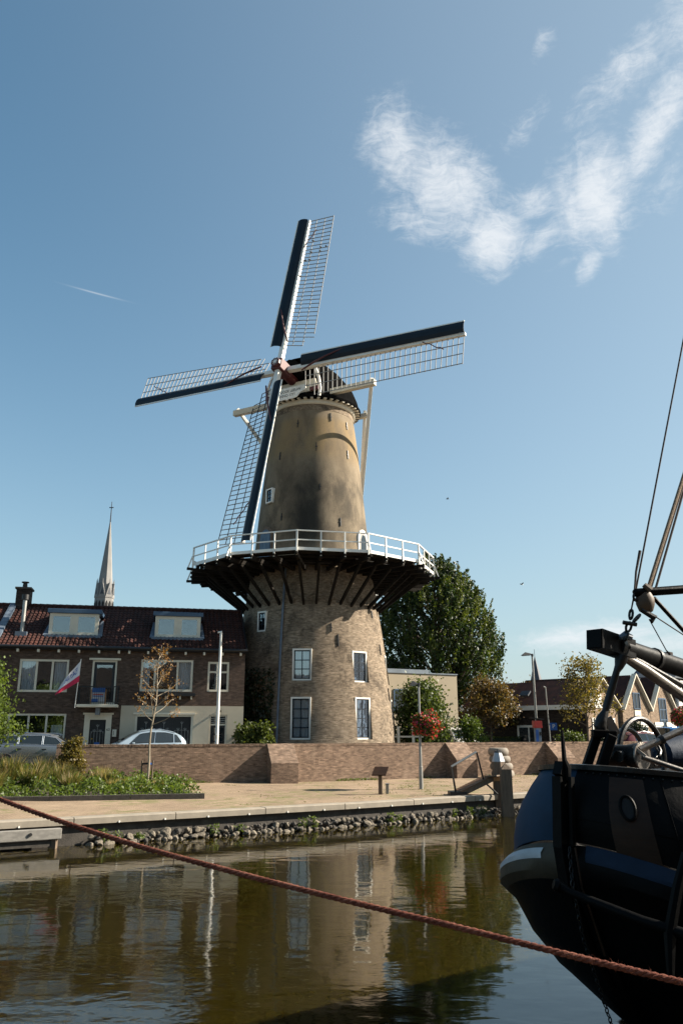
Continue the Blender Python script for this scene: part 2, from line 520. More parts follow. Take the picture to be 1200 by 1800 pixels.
leafmat('green_grass', [(.10, .13, .03), (.15, .17, .045), (.20, .20, .07), (.08, .10, .025)], .4)

# laid rope
mt, g_, b = newmat('mooring_rope')
co = objco(g_)
n1 = g_.noise(co, 9, 8, .75)
n2 = g_.noise(co, 160, 4, .7)
c = g_.ramp(n1, [(.3, (.092, .034, .025)), (.5, (.182, .067, .047)), (.72, (.29, .133, .092))])
c = g_.mix(1.0, c, g_.ramp(n2, [(.35, (.42, .42, .42)), (.65, (1.05, 1.05, 1.05))]), 'MULTIPLY')
g_.put(b.inputs['Base Color'], c)
b.inputs['Roughness'].default_value = .95
b.inputs['Specular IOR Level'].default_value = .1
g_.put(b.inputs['Normal'], g_.bump(n2, .6, .004))

# flag cloth: white field with blue lettering smear, crimson band at the foot
mt, g_, b = newmat('flag_cloth')
uvn = g_.new('ShaderNodeTexCoord').outputs['UV']
u, v, _ = g_.sep(uvn)
n1 = g_.noise(g_.mapping(uvn, scale=(16, 9, 1)), 1.0, 2, .5)
txt = g_.m('MULTIPLY', g_.m('MULTIPLY', g_.rng(v, .48, .52), g_.rng(v, .82, .86, 1, 0)), g_.m('MULTIPLY', g_.rng(u, .12, .18), g_.rng(u, .72, .78, 1, 0)))
txt = g_.m('MULTIPLY', txt, g_.rng(n1, .46, .52))
c = g_.mix(txt, (.62, .62, .66), (.10, .15, .36))
c = g_.mix(g_.rng(v, .30, .32, 1, 0), c, (.50, .02, .07))
g_.put(b.inputs['Base Color'], c)
b.inputs['Roughness'].default_value = .8


# ---------------------------------------------------------------- mesh helpers
class MB:
    def __init__(self):
        self.v = []
        self.f = []

    def add(self, vs, fs):
        k = len(self.v)
        self.v += [tuple(p) for p in vs]
        self.f += [tuple(i + k for i in f) for f in fs]
        return self

    def box(self, x0, x1, y0, y1, z0, z1, M=None):
        vs = [Vector((x, y, z)) for z in (z0, z1) for y in (y0, y1) for x in (x0, x1)]
        if M is not None:
            vs = [M @ p for p in vs]
        return self.add(vs, [(0, 2, 3, 1), (4, 5, 7, 6), (0, 1, 5, 4), (2, 6, 7, 3), (0, 4, 6, 2), (1, 3, 7, 5)])

    def beam(self, p, q, w_, h_, up=(0, 0, 1), w2=None, h2=None):
        p, q = Vector(p), Vector(q)
        d = (q - p).normalized()
        up = Vector(up)
        s = d.cross(up)
        if s.length < 1e-4:
            s = d.cross(Vector((1, 0, 0)))
        s.normalize()
        n = s.cross(d).normalized()
        w2 = w_ if w2 is None else w2
        h2 = h_ if h2 is None else h2
        vs = []
        for c, a, b_ in ((p, w_, h_), (q, w2, h2)):
            vs += [c - s * a / 2 - n * b_ / 2, c + s * a / 2 - n * b_ / 2, c + s * a / 2 + n * b_ / 2, c - s * a / 2 + n * b_ / 2]
        return self.add(vs, [(3, 2, 1, 0), (4, 5, 6, 7), (0, 1, 5, 4), (1, 2, 6, 5), (2, 3, 7, 6), (3, 0, 4, 7)])

    def tube(self, pts, rad, seg=8, caps=True):
        pts = [Vector(p) for p in pts]
        n = len(pts)
        rr = rad if isinstance(rad, (list, tuple)) else [rad] * n
        ref = None
        rings = []
        for i in range(n):
            d = (pts[min(i + 1, n - 1)] - pts[max(i - 1, 0)]).normalized()
            if ref is None:
                ref = d.cross(Vector((0, 0, 1)))
                if ref.length < .05:
                    ref = d.cross(Vector((1, 0, 0)))
            a = (ref - d * ref.dot(d)).normalized()
            ref = a
            b_ = d.cross(a)
            rings.append([pts[i] + (a * math.cos(t) + b_ * math.sin(t)) * rr[i] for t in (2 * PI * k / seg for k in range(seg))])
        vs = [p for r_ in rings for p in r_]
        fs = [(i * seg + k, i * seg + (k + 1) % seg, (i + 1) * seg + (k + 1) % seg, (i + 1) * seg + k) for i in range(n - 1) for k in range(seg)]
        if caps:
            fs += [tuple(range(seg))[::-1], tuple((n - 1) * seg + k for k in range(seg))]
        return self.add(vs, fs)

    def lathe(self, prof, seg=24, c=(0, 0, 0), M=None, close=True):
        vs = []
        for r_, z_ in prof:
            for k in range(seg):
                a = 2 * PI * k / seg
                p = Vector((c[0] + r_ * math.sin(a), c[1] - r_ * math.cos(a), c[2] + z_))
                vs.append(M @ p if M is not None else p)
        n = len(prof)
        fs = [(i * seg + k, i * seg + (k + 1) % seg, (i + 1) * seg + (k + 1) % seg, (i + 1) * seg + k) for i in range(n - 1) for k in range(seg)]
        if close:
            fs += [tuple(range(seg))[::-1], tuple((n - 1) * seg + k for k in range(seg))]
        return self.add(vs, fs)

    def prism(self, poly, y0, y1, M=None):
        """poly in (x, z), extruded along y"""
        n = len(poly)
        vs = [Vector((x, y0, z)) for x, z in poly] + [Vector((x, y1, z)) for x, z in poly]
        if M is not None:
            vs = [M @ p for p in vs]
        fs = [tuple(range(n)), tuple(range(2 * n - 1, n - 1, -1))] + [(i, i + n, (i + 1) % n + n, (i + 1) % n) for i in range(n)]
        return self.add(vs, fs)

    def slab(self, poly, z0, z1):
        n = len(poly)
        vs = [(x, y, z0) for x, y in poly] + [(x, y, z1) for x, y in poly]
        fs = [tuple(range(n))[::-1], tuple(range(n, 2 * n))] + [(i, (i + 1) % n, (i + 1) % n + n, i + n) for i in range(n)]
        return self.add(vs, fs)

    def grid(self, rows, closed=False):
        n, mm_ = len(rows), len(rows[0])
        vs = [p for r_ in rows for p in r_]
        fs = [(i * mm_ + k, i * mm_ + (k + 1) % mm_, (i + 1) * mm_ + (k + 1) % mm_, (i + 1) * mm_ + k)
              for i in range(n - 1) for k in range(mm_ if closed else mm_ - 1)]
        return self.add(vs, fs)

    def mesh(self, name, smooth=False):
        me = bpy.data.meshes.new(name)
        me.from_pydata([tuple(p) for p in self.v], [], self.f)
        me.validate()
        if smooth:
            me.polygons.foreach_set('use_smooth', [True] * len(me.polygons))
            try:
                me.set_sharp_from_angle(angle=R(38))
            except Exception:
                pass
        me.update()
        return me


def thing(name, loc, label, cat, group=None, rz=0.0):
    o = bpy.data.objects.new(name, None)
    o.location = loc
    o.rotation_euler = (0, 0, rz)
    o.empty_display_size = .2
    o['label'] = label
    o['category'] = cat
    if group:
        o['group'] = group
    COL.objects.link(o)
    return o


def recalc(me):
    bm = bmesh.new()
    bm.from_mesh(me)
    bmesh.ops.recalc_face_normals(bm, faces=bm.faces)
    bm.to_mesh(me)
    bm.free()


def link(name, me, mat, parent=None, label=None):
    o = bpy.data.objects.new(name, me)
    if not me.materials and mat:
        me.materials.append(MATS[mat])
    o.parent = parent
    if label:
        o['label'] = label
    COL.objects.link(o)
    return o


def root_loc(p):
    t = Vector((0, 0, 0))
    while p is not None:
        t += p.location
        p = p.parent
    return t


def obj(name, mb, mat, parent=None, smooth=False, world=False, label=None, bevel=0.0, fix=True):
    """world=True: the vertices are world positions and the parent chain is unrotated"""
    if world and parent is not None:
        t = root_loc(parent)
        mb.v = [tuple(Vector(p) - t) for p in mb.v]
    me = mb.mesh(name, smooth)
    if fix:
        recalc(me)
    o = link(name, me, mat, parent, label)
    if bevel:
        md = o.modifiers.new('bevel', 'BEVEL')
        md.width = bevel
        md.segments = 2
        md.limit_method = 'ANGLE'
    return o


def solo(name, mb, mat, label, cat, group=None, base=None, smooth=False, bevel=0.0):
    """a thing that is one mesh; base = its world base point"""
    base = Vector(base) if base is not None else Vector((0, 0, 0))
    mb.v = [tuple(Vector(p) - base) for p in mb.v]
    o = obj(name, mb, mat, None, smooth, bevel=bevel)
    o.location = base
    o['label'] = label
    o['category'] = cat
    if group:
        o['group'] = group
    return o


def struct(name, mb, mat, kind='structure', smooth=False, label=None):
    o = obj(name, mb, mat, None, smooth)
    o['kind'] = kind
    if label:
        o['label'] = label
    return o


def leaf_mesh(name, P, size, mat, parent, updir=None, upb=0.0, aspect=1.6, flatn=0.0, smooth=False):
    """many small diamond leaves at the points P (N,3)"""
    P = np.asarray(P, float)
    N = len(P)
    d = np.random.normal(size=(N, 3))
    if updir is not None:
        d = d / np.linalg.norm(d, axis=1)[:, None] * (1 - upb) + np.asarray(updir) * upb
    d /= np.linalg.norm(d, axis=1)[:, None] + 1e-9
    r_ = np.random.normal(size=(N, 3))
    if flatn:
        r_[:, 2] *= (1 - flatn)
    s = np.cross(d, r_)
    s /= np.linalg.norm(s, axis=1)[:, None] + 1e-9
    sz = (size * np.random.uniform(.65, 1.35, N))[:, None]
    a = P - d * sz * .5
    c = P + d * sz * .5
    b_ = P + s * sz * .5 / aspect
    e = P - s * sz * .5 / aspect
    V = np.stack([a, b_, c, e], 1).reshape(-1, 3)
    me = bpy.data.meshes.new(name)
    me.vertices.add(4 * N)
    me.vertices.foreach_set('co', V.ravel())
    me.loops.add(4 * N)
    me.loops.foreach_set('vertex_index', np.arange(4 * N, dtype=np.int32))
    me.polygons.add(N)
    me.polygons.foreach_set('loop_start', np.arange(0, 4 * N, 4, dtype=np.int32))
    me.polygons.foreach_set('loop_total', np.full(N, 4, dtype=np.int32))
    me.update(calc_edges=True)
    return link(name, me, mat, parent)


def blade_mesh(name, roots, tips, width, mat, parent=None):
    """thin three-segment grass blades bending from root to tip"""
    roots = np.asarray(roots, float)
    tips = np.asarray(tips, float)
    N = len(roots)
    mid = roots * .45 + tips * .55
    mid[:, 2] += .12 * np.linalg.norm(tips - roots, axis=1)
    sd = np.random.normal(size=(N, 3))
    sd[:, 2] = 0
    sd /= np.linalg.norm(sd, axis=1)[:, None] + 1e-9
    wv = sd * width * .5
    V = np.stack([roots - wv, roots + wv, mid + wv * .8, mid - wv * .8, tips], 1).reshape(-1, 3)
    F = []
    for i in range(N):
        k = 5 * i
        F += [(k, k + 1, k + 2, k + 3), (k + 3, k + 2, k + 4)]
    me = bpy.data.meshes.new(name)
    me.from_pydata(V.tolist(), [], F)
    me.update()
    return link(name, me, mat, parent)


def text_mesh(txt, size, depth=.004):
    cu = bpy.data.curves.new('lettering', 'FONT')
    cu.body = txt
    cu.size = size
    cu.extrude = depth
    cu.align_x = 'CENTER'
    cu.align_y = 'CENTER'
    o = bpy.data.objects.new('lettering_tmp', cu)
    COL.objects.link(o)
    bpy.context.view_layer.update()
    me = bpy.data.meshes.new_from_object(o)
    bpy.data.objects.remove(o)
    return me


def window(parent, M, w_, h_, cols=2, rows=2, fmat='white_paint', smat='blue_paint', fw=.09, curtain=None, sill=True, colx=None, rowz=None, name='window', bar=.045, depth=.10, sfw=.05, thick=.05):
    """a window: M maps (x right, y outward, z up, origin at the bottom centre of the frame) into the parent"""
    o = MB()
    o.box(-w_ / 2, -w_ / 2 + fw, -depth, thick, 0, h_, M)
    o.box(w_ / 2 - fw, w_ / 2, -depth, thick, 0, h_, M)
    o.box(-w_ / 2 + fw, w_ / 2 - fw, -depth, thick, h_ - fw, h_, M)
    o.box(-w_ / 2 + fw, w_ / 2 - fw, -depth, thick + (.03 if sill else 0), 0, fw, M)
    wd = obj(name, o, fmat, parent)
    x0, x1, z0, z1 = -w_ / 2 + fw, w_ / 2 - fw, fw, h_ - fw
    if smat:
        s = MB()
        s.box(x0, x0 + sfw, -.06, .0, z0, z1, M)
        s.box(x1 - sfw, x1, -.06, .0, z0, z1, M)
        s.box(x0 + sfw, x1 - sfw, -.06, .0, z0, z0 + sfw, M)
        s.box(x0 + sfw, x1 - sfw, -.06, .0, z1 - sfw, z1, M)
        obj('sash', s, smat, wd)
        x0, x1, z0, z1 = x0 + sfw, x1 - sfw, z0 + sfw, z1 - sfw
    else:
        smat = fmat
    xs = [x0 + (x1 - x0) * k / cols for k in range(cols + 1)] if colx is None else [x0 + (x1 - x0) * k for k in colx]
    zs = [z0 + (z1 - z0) * k / rows for k in range(rows + 1)] if rowz is None else [z0 + (z1 - z0) * k for k in rowz]
    for x in xs[1:-1]:
        obj('glazing_bar', MB().box(x - bar / 2, x + bar / 2, -.055, -.004 if depth else .03, z0, z1, M), smat, wd)
    for z in zs[1:-1]:
        obj('glazing_bar', MB().box(x0, x1, -.052, -.007 if depth else .027, z - bar / 2, z + bar / 2, M), smat, wd)
    for i in range(len(xs) - 1):
        for j in range(len(zs) - 1):
            obj('pane', MB().box(xs[i], xs[i + 1], -.035 if depth else .004, -.028 if depth else .012, zs[j], zs[j + 1], M), 'window_glass' if depth else 'car_glass', wd)
    if not depth:
        return wd
    b_ = MB().box(x0, x1, -.42, -.40, z0, z1, M)
    obj('dark_interior', b_, 'room', wd)
    if curtain:
        for a, c_, z_a, z_b in curtain:
            n = 14
            rows_ = []
            for zz in (z_a, z_b):
                rows_.append([M @ Vector((x0 + (x1 - x0) * (a + (c_ - a) * k / n), -.16 + .02 * math.sin(k * 2.4), z0 + (z1 - z0) * zz)) for k in range(n + 1)])
            obj('curtain', MB().grid(rows_), 'curtain', wd, smooth=True, fix=False)
    return wd


def TR(x=0, y=0, z=0):
    return Matrix.Translation((x, y, z))


def RZ(a):
    return Matrix.Rotation(a, 4, 'Z')

FLIP = Matrix.Diagonal((1, -1, 1, 1))

# ================================================================ SETTING
STREET = 1.50
# canal water
m = MB().add([(-400, -60, 0), (400, -60, 0), (400, 260, 0), (-400, 260, 0)], [(0, 1, 2, 3)])
struct('water', m, 'canal_water')

# quay edge (top of the concrete capping), wall foot and street boundary as plan polylines
QE = [(-60, -7.6), (-20, 15.9), (-7.4, 23.6), (0, 28.2), (7.6, 33.4), (18, 40.2), (60, 66)]
WALL_L = (-12.4, 36.2)
WALL_C = (-2.3, 39.5)
WALL_R = (34.0, 59.8)


def lerp2(pl, x):
    for (x0, y0), (x1, y1) in zip(pl, pl[1:]):
        if x <= x1:
            return y0 + (y1 - y0) * (x - x0) / (x1 - x0)
    return pl[-1][1]


WP = [(-60, 20.5), WALL_L, WALL_C, WALL_R, (60, 74)]


def quay_z(x, t):
    """height of the quay; t runs 0 at the canal edge to 1 at the wall"""
    up = max(0.0, min(1.0, (-x - 1.0) / 13.0))
    return .70 + .05 * t + (.16 * up + .55 * max(0.0, min(1.0, (-x - 10.0) / 5.0))) * max(0.0, (t - .25) / .75) ** 1.2


def quay_pt(x, t):
    y = lerp2(QE, x) * (1 - t) + lerp2(WP, x) * t
    return (x, y, quay_z(x, t))


xs = [-60, -40, -30, -25, -20, -18, -16, -15, -14, -13, -12.4, -11, -10, -9, -8, -7.4, -6, -4, -2.3, 0, 2, 4, 6, 7.6, 10, 12, 15, 18, 24, 30, 34, 45, 60]
rows = [[quay_pt(x, t) for x in xs] for t in (0, .08, .16, .25, .35, .45, .55, .65, .75, .85, .93, 1.0, 1.03)]
quay = struct('quay_pavement', MB().grid(rows), 'quay_paving', smooth=True)

# street and the town ground beyond, one sheet to the horizon
front = [(x, lerp2(WP, x) + .30, STREET) for x in xs]
back = [(x * 40, 2200, STREET) for x in xs]
mid = [(x * 2.2, 140 + abs(x) * .3, STREET) for x in xs]
struct('street', MB().grid([front, mid, back]), 'asphalt')

# the bank on this side of the canal with its row of houses, behind the photographer; the house windows opposite mirror it
nb_ = [(-80, -46.5), (-20, -10.5), (0, 1.5), (14, 9.9), (60, 37.5), (90, 20), (90, -60), (-80, -60)]
struct('near_bank', MB().slab(nb_, -1.0, 1.35), 'quay_paving')
br = MB()
rs = random.Random(77)
dN = Vector((.857, .515, 0))
nN = Vector((.515, -.857, 0))
for i in range(11):
    c0_ = Vector((0, 1.5, 0)) + nN * 9.5 + dN * (-44 + i * 7.6)
    hh_ = 6.2 + rs.uniform(-.6, 1.4)
    M = Matrix(((dN.x, nN.x, 0, c0_.x), (dN.y, nN.y, 0, c0_.y), (0, 0, 1, 1.35), (0, 0, 0, 1)))
    br.box(0, 7.5, 0, 8, 0, hh_, M)
    br.prism([(-.1, hh_), (7.6, hh_), (7.6, hh_ + .1), (-.1, hh_ + .1)], -.3, 4, M)
    br.add([M @ Vector(q_) for q_ in ((0, -.3, hh_ + .1), (7.5, -.3, hh_ + .1), (7.5, 4, hh_ + 3.2), (0, 4, hh_ + 3.2))], [(0, 1, 2, 3)])
struct('near_bank_buildings', br, 'dark_brick')

# concrete capping of the quay in lengths
cap_root = thing('quay_edge', (0, 28.2, .0), 'pale concrete capping and rubble stones along the far canal edge', 'quay edge')
cap_root['kind'] = 'structure'


def q_frame(x):
    y = lerp2(QE, x)
    y2 = lerp2(QE, x + .1)
    d = Vector((.1, y2 - y, 0)).normalized()
    return Vector((x, y, 0)), d, Vector((d.y, -d.x, 0))      # point, along, towards the water


x = -20.0
k = 0
while x < 30:
    p, d, n = q_frame(x)
    L = 2.95
    q = p + d * (L - .025)
    q.y = lerp2(QE, q.x)
    mb = MB()
    up = Vector((0, 0, 1))
    dz_ = random.uniform(-.008, .008)
    for pt in (p, q):
        pass
    vs = []
    for pt in (p, q):
        vs += [pt + n * .06 + up * .545, pt - n * .36 + up * .545, pt - n * .36 + up * (.735 + dz_), pt + n * .02 + up * (.735 + dz_), pt + n * .06 + up * (.705 + dz_)]
    mb.add(vs, [(0, 1, 2, 3, 4), (9, 8, 7, 6, 5)] + [(i, (i + 1) % 5, (i + 1) % 5 + 5, i + 5) for i in range(5)])
    obj('capping_stone', mb, 'concrete', cap_root, world=True)
    x += L * d.x
    k += 1

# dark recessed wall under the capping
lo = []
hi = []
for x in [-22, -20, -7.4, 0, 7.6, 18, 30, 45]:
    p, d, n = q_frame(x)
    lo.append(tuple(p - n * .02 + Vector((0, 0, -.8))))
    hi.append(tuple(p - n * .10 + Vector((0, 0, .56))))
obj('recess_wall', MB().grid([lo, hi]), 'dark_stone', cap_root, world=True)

# rubble stones at the water line, shared meshes
rocks = []
for i in range(7):
    bm = bmesh.new()
    bmesh.ops.create_icosphere(bm, subdivisions=2, radius=.5)
    rs = random.Random(i)
    cuts = [(Vector((rs.gauss(0, 1), rs.gauss(0, 1), rs.gauss(0, 1))).normalized(), rs.uniform(.26, .44)) for _ in range(9)]
    for v in bm.verts:
        for cn, cd in cuts:
            dd = v.co.dot(cn) - cd
            if dd > 0:
                v.co -= cn * dd
        v.co *= rs.uniform(.93, 1.07)
        v.co.x *= 1.15
        v.co.z *= .85
    me = bpy.data.meshes.new('stone')
    bm.to_mesh(me)
    bm.free()
    me.materials.append(MATS['rock'])
    rocks.append(me)
rs = random.Random(3)
x = -7.0
cnt = 0
far_rocks = MB()
while x < 17.5:
    p, d, n = q_frame(x)
    for lev in range(2):
        s = rs.choice((rs.uniform(.10, .17), rs.uniform(.16, .25), rs.uniform(.20, .30)))
        o = bpy.data.objects.new('stone', rocks[rs.randrange(7)])
        pos = p + n * (.16 - .13 * lev + rs.uniform(-.06, .10)) + d * rs.uniform(-.06, .06) + Vector((0, 0, .02 + lev * .15 + rs.uniform(-.04, .05)))
        if rs.random() < .05:
            continue
        o.location = pos - root_loc(cap_root)
        o.rotation_euler = (rs.uniform(-.5, .5), rs.uniform(-.5, .5), rs.uniform(0, 6))
        o.scale = (s * rs.uniform(.8, 1.3), s, s * rs.uniform(.75, 1.15))
        o.parent = cap_root
        if cnt < 300:
            COL.objects.link(o)
            cnt += 1
    x += rs.uniform(.10, .19) * (1.0 if x < 8 else 1.8)
# smaller rubble packed between and behind the larger stones
fill = MB()
base_v = [tuple(v.co) for v in rocks[0].vertices]
base_f = [tuple(p_.vertices) for p_ in rocks[0].polygons]
lowbm = bmesh.new()
bmesh.ops.create_icosphere(lowbm, subdivisions=1, radius=.5)
lv_ = [v.co.copy() for v in lowbm.verts]
lf_ = [tuple(v.index for v in f_.verts) for f_ in lowbm.faces]
lowbm.free()
for i in range(900):
    x = rs.uniform(-7.0, 18)
    p, d, n = q_frame(x)
    sz_ = rs.uniform(.07, .20)
    ctr = p + n * rs.uniform(-.05, .20) + Vector((0, 0, rs.uniform(-.06, .24)))
    fill.add([ctr + Vector((v.x * sz_ * rs.uniform(.8, 1.3), v.y * sz_ * rs.uniform(.8, 1.2), v.z * sz_ * rs.uniform(.7, 1.1))) for v in lv_], lf_)
o = obj('small_rubble', fill, 'dark_stone', cap_root, world=True)
o['kind'] = 'stuff'
# little steel bolts under the capping edge
bolt = MB().tube([(0, 0, 0), (0, -.03, 0)], .028, 6).mesh('bolt')
bolt.materials.append(MATS['white_paint'])
x = -19.0
while x < 16:
    p, d, n = q_frame(x)
    o = bpy.data.objects.new('bolt', bolt)
    o.location = p + n * .065 + Vector((0, 0, .57)) - root_loc(cap_root)
    o.rotation_euler = (0, 0, math.atan2(d.y, d.x))
    o.parent = cap_root
    COL.objects.link(o)
    x += 1.15
# weeds rooted in the stones
wp = []
for x, h in [(-6.7, .34), (-6.4, .26), (-3.9, .28), (-3.2, .22), (-1.3, .30), (-1.0, .34), (1.6, .30), (1.9, .22), (4.0, .26), (4.6, .3), (5.0, .34), (5.25, .3), (-5.9, .18)]:
    p, d, n = q_frame(x)
    for i in range(60):
        r1 = random.gauss(0, .09)
        wp.append(p + n * (.18 + random.uniform(-.06, .10)) + d * r1 + Vector((0, 0, .08 + random.random() * h)))
o = leaf_mesh('weeds', [q - root_loc(cap_root) for q in wp], .075, 'leaf_bright', cap_root)
o['kind'] = 'stuff'

# ---------------------------------------------------------------- brick retaining wall with buttresses
WT = 2.50
wall = thing('retaining_wall', (WALL_C[0], WALL_C[1], .7), 'long brown brick retaining wall with sloping buttresses in front of the mill', 'wall')


def seg_frame(a, b_):
    a = Vector((a[0], a[1], 0))
    b_ = Vector((b_[0], b_[1], 0))
    d = (b_ - a).normalized()
    return a, d, Vector((d.y, -d.x, 0)), (b_ - a).length


def wall_part(name, a, d, n, s0, s1, z0a, z0b, z1, t0, t1, mat, trimw=0.0):
    """box along the wall: s along, t outwards (towards the canal)"""
    mid_ = a + d * ((s0 + s1) / 2)
    vs = []
    for s, z0 in ((s0, z0a), (s1, z0b)):
        vs += [(s, t0, z0), (s, t1, z0), (s, t1, z1), (s, t0, z1)]
    ang = math.atan2(d.y, d.x)
    mb = MB()
    mb.add([(v[0] - (s0 + s1) / 2, -v[1], v[2]) for v in vs], [(0, 1, 2, 3), (7, 6, 5, 4), (0, 4, 5, 1), (1, 5, 6, 2), (2, 6, 7, 3), (3, 7, 4, 0)])
    o = obj(name, mb, mat, wall)
    o.location = mid_ - root_loc(wall)
    o.rotation_euler = (0, 0, ang)
    return o


for (A, B) in ((WALL_L, WALL_C), (WALL_C, WALL_R)):
    a, d, n, L = seg_frame(A, B)
    wall_part('wall_face', a, d, n, 0, L, .3, .3, WT - .11, -.33, 0, 'quay_brick')
    # soldier course of upright bricks on top
    mbk = MB()
    for i in range(int(L / .068)):
        hgt = random.uniform(.104, .118)
        out = random.uniform(.006, .016)
        mbk.box(i * .068, i * .068 + .06, -out, .342, 0, hgt)
    o = obj('coping', mbk, 'quay_brick', wall)
    o['kind'] = 'stuff'
    o.location = a + Vector((0, 0, WT - .108)) - root_loc(wall)
    o.rotation_euler = (0, 0, math.atan2(d.y, d.x))


def buttress(A, B, s, wdt, p_, zmid):
    a, d, n, L = seg_frame(A, B)
    ang = math.atan2(d.y, d.x)
    poly = [(0.012, .2), (-p_, .2), (-p_, zmid), (-.012, WT + .012), (.012, WT + .012)]          # (t, z), t negative = outwards
    vs = [(-wdt / 2, t, z) for t, z in poly] + [(wdt / 2, t, z) for t, z in poly]
    k = len(poly)
    mb = MB().add(vs, [tuple(range(k)), tuple(range(2 * k - 1, k - 1, -1))] + [(i, (i + 1) % k, (i + 1) % k + k, i + k) for i in range(k)])
    o = obj('buttress', mb, 'quay_brick', wall, bevel=.015)
    o.location = a + d * s - root_loc(wall)
    o.rotation_euler = (0, 0, ang)


aL, dL, nL, LL = seg_frame(WALL_L, WALL_C)
buttress(WALL_L, WALL_C, LL - .62, 1.30, .95, 1.66)
aR, dR, nR, LR = seg_frame(WALL_C, WALL_R)
for xx in (6.05, 12.15, 19.5):
    buttress(WALL_C, WALL_R, (xx - WALL_C[0]) / dR.x, 1.35, .95, 1.66)

# ---------------------------------------------------------------- planting bed
bed = [(-26, 24.6), (-14, 28.0), (-10, 29.0), (-4.9, 30.35), (-5.6, 31.8), (-7.6, 37.0), (-12.6, 35.5), (-15.2, 34.7), (-26, 33)]
bedz = .80
vs = []
for (x, y) in bed:
    t = (y - lerp2(QE, x)) / (lerp2(WP, x) - lerp2(QE, x))
    vs.append((x, y, quay_z(x, max(0, t)) + .06))
m = MB().add(vs, [tuple(range(len(vs)))])
struct('planting_bed', m, 'soil')
kerb = thing('bed_kerb', (-7.4, 29.7, .7), 'dark timber edging along the front of the planting bed', 'kerb')
kerb['kind'] = 'structure'
kp = [(-26, 24.6), (-17.5, 27.0), (-14, 28.0), (-10, 29.0), (-7.4, 29.7), (-4.9, 30.35)]
for (x0, y0), (x1, y1) in zip(kp, kp[1:]):
    mb = MB().beam((x0, y0 - .06, .80), (x1 - .012, y1 - .06, .80), .11, .22)
    obj('kerb_beam', mb, 'dark_stone', kerb, world=True, bevel=.012)


def ground_z(x, y):
    t = (y - lerp2(QE, x)) / (lerp2(WP, x) - lerp2(QE, x))
    return quay_z(x, max(0, min(1, t)))


def in_poly(x, y, poly):
    c_ = False
    j = len(poly) - 1
    for i in range(len(poly)):
        if (poly[i][1] > y) != (poly[j][1] > y) and x < (poly[j][0] - poly[i][0]) * (y - poly[i][1]) / (poly[j][1] - poly[i][1]) + poly[i][0]:
            c_ = not c_
        j = i
    return c_


# low leafy cover
P = []
while len(P) < 26000:
    x = random.uniform(-20, -4.9)
    y = random.uniform(25, 37.2)
    if not in_poly(x, y, bed):
        continue
    hh = .38 + .24 * math.sin(x * 2.3) * math.sin(y * 1.9 + x) + .12 * math.sin(x * 6.1 + y * 4.3)
    edge = min(1.0, max(.25, (y - (24.6 + (x + 26) * .275)) / .9))
    P.append((x, y, ground_z(x, y) + .05 + max(.1, hh) * edge * random.random() ** .6))
o = leaf_mesh('ground_cover', P, .105, 'leaf_bright', None, aspect=1.4)
o['kind'] = 'stuff'
o['label'] = 'low leafy green plants filling the planting bed'
# ornamental grasses
rt, tp = [], []
rt2, tp2 = [], []
clumps = [(-14.6, 30.5, .9), (-13.6, 31.4, 1.05), (-12.6, 30.3, .8), (-12.9, 32.6, 1.1), (-11.6, 31.5, .95), (-11.0, 32.8, 1.0), (-10.2, 31.7, .75), (-13.9, 29.3, .6),
          (-15.6, 31.8, 1.1), (-9.4, 33.5, .7), (-8.7, 32.4, .5), (-16.4, 30.2, .9), (-12.0, 33.9, 1.05), (-9.9, 34.8, .8), (-8.2, 34.2, .45), (-7.2, 33.3, .4), (-7.4, 31.9, .35)]
for cx, cy, h in clumps:
    for i in range(420):
        a = random.uniform(0, 2 * PI)
        r0 = random.random() * .30
        r1 = r0 + random.random() * h * .62
        z0 = ground_z(cx, cy) + .05
        hgt = h * random.uniform(.55, 1.0)
        p0 = (cx + math.cos(a) * r0, cy + math.sin(a) * r0, z0)
        p1 = (cx + math.cos(a) * r1 + .12 * h, cy + math.sin(a) * r1, z0 + hgt)
        (rt if i % 5 else rt2).append(p0)
        (tp if i % 5 else tp2).append(p1 if i % 5 else (p1[0], p1[1], p1[2] + .12 * h))
o = blade_mesh('ornamental_grass', rt, tp, .022, 'green_grass')
o['kind'] = 'stuff'
o['label'] = 'tall green ornamental grass tufts in the planting bed'
o = blade_mesh('dry_grass', rt2, tp2, .030, 'dry_grass')
o['kind'] = 'stuff'
o['label'] = 'straw coloured grass plumes above the planting bed'
# weeds along the foot of the wall and moss grass on the paving
P = []
for i in range(2600):
    x = random.uniform(-8.0, 13)
    y = lerp2(WP, x) - abs(random.gauss(0, .10)) - .03
    if math.sin(x * 1.7) + math.sin(x * .63 + 1) + random.random() < .9:
        continue
    P.append((x, y, ground_z(x, y) + random.random() * .10))
o = leaf_mesh('weeds', P, .07, 'leaf_bright', None)
o['kind'] = 'stuff'
o['label'] = 'thin weeds along the foot of the brick wall'

P = []
rs = random.Random(31)
for i in range(110):
    x = rs.choice((rs.uniform(.5, 5.0), rs.uniform(7.2, 12.5), rs.uniform(-6, 6)))
    yq, yw = lerp2(QE, x), lerp2(WP, x)
    y = yq + .6 + (yw - yq - 1.0) * rs.random() ** .8
    for j in range(rs.randrange(6, 26)):
        xx_, yy_ = x + rs.gauss(0, .16), y + rs.gauss(0, .07)
        P.append((xx_, yy_, ground_z(xx_, yy_) + rs.random() * .035))
o = leaf_mesh('paving_weeds', P, .045, 'green_grass', None)
o['kind'] = 'stuff'
o['label'] = 'tufts of moss and grass between the quay pavers'

# ================================================================ WINDMILL
MX, MY, MZ = -1.814, 48.0, STREET
mill = thing('windmill', (MX, MY, MZ), 'tall round brick tower windmill with white gallery and four latticed sails', 'windmill')


def zz(z):
    return z - MZ


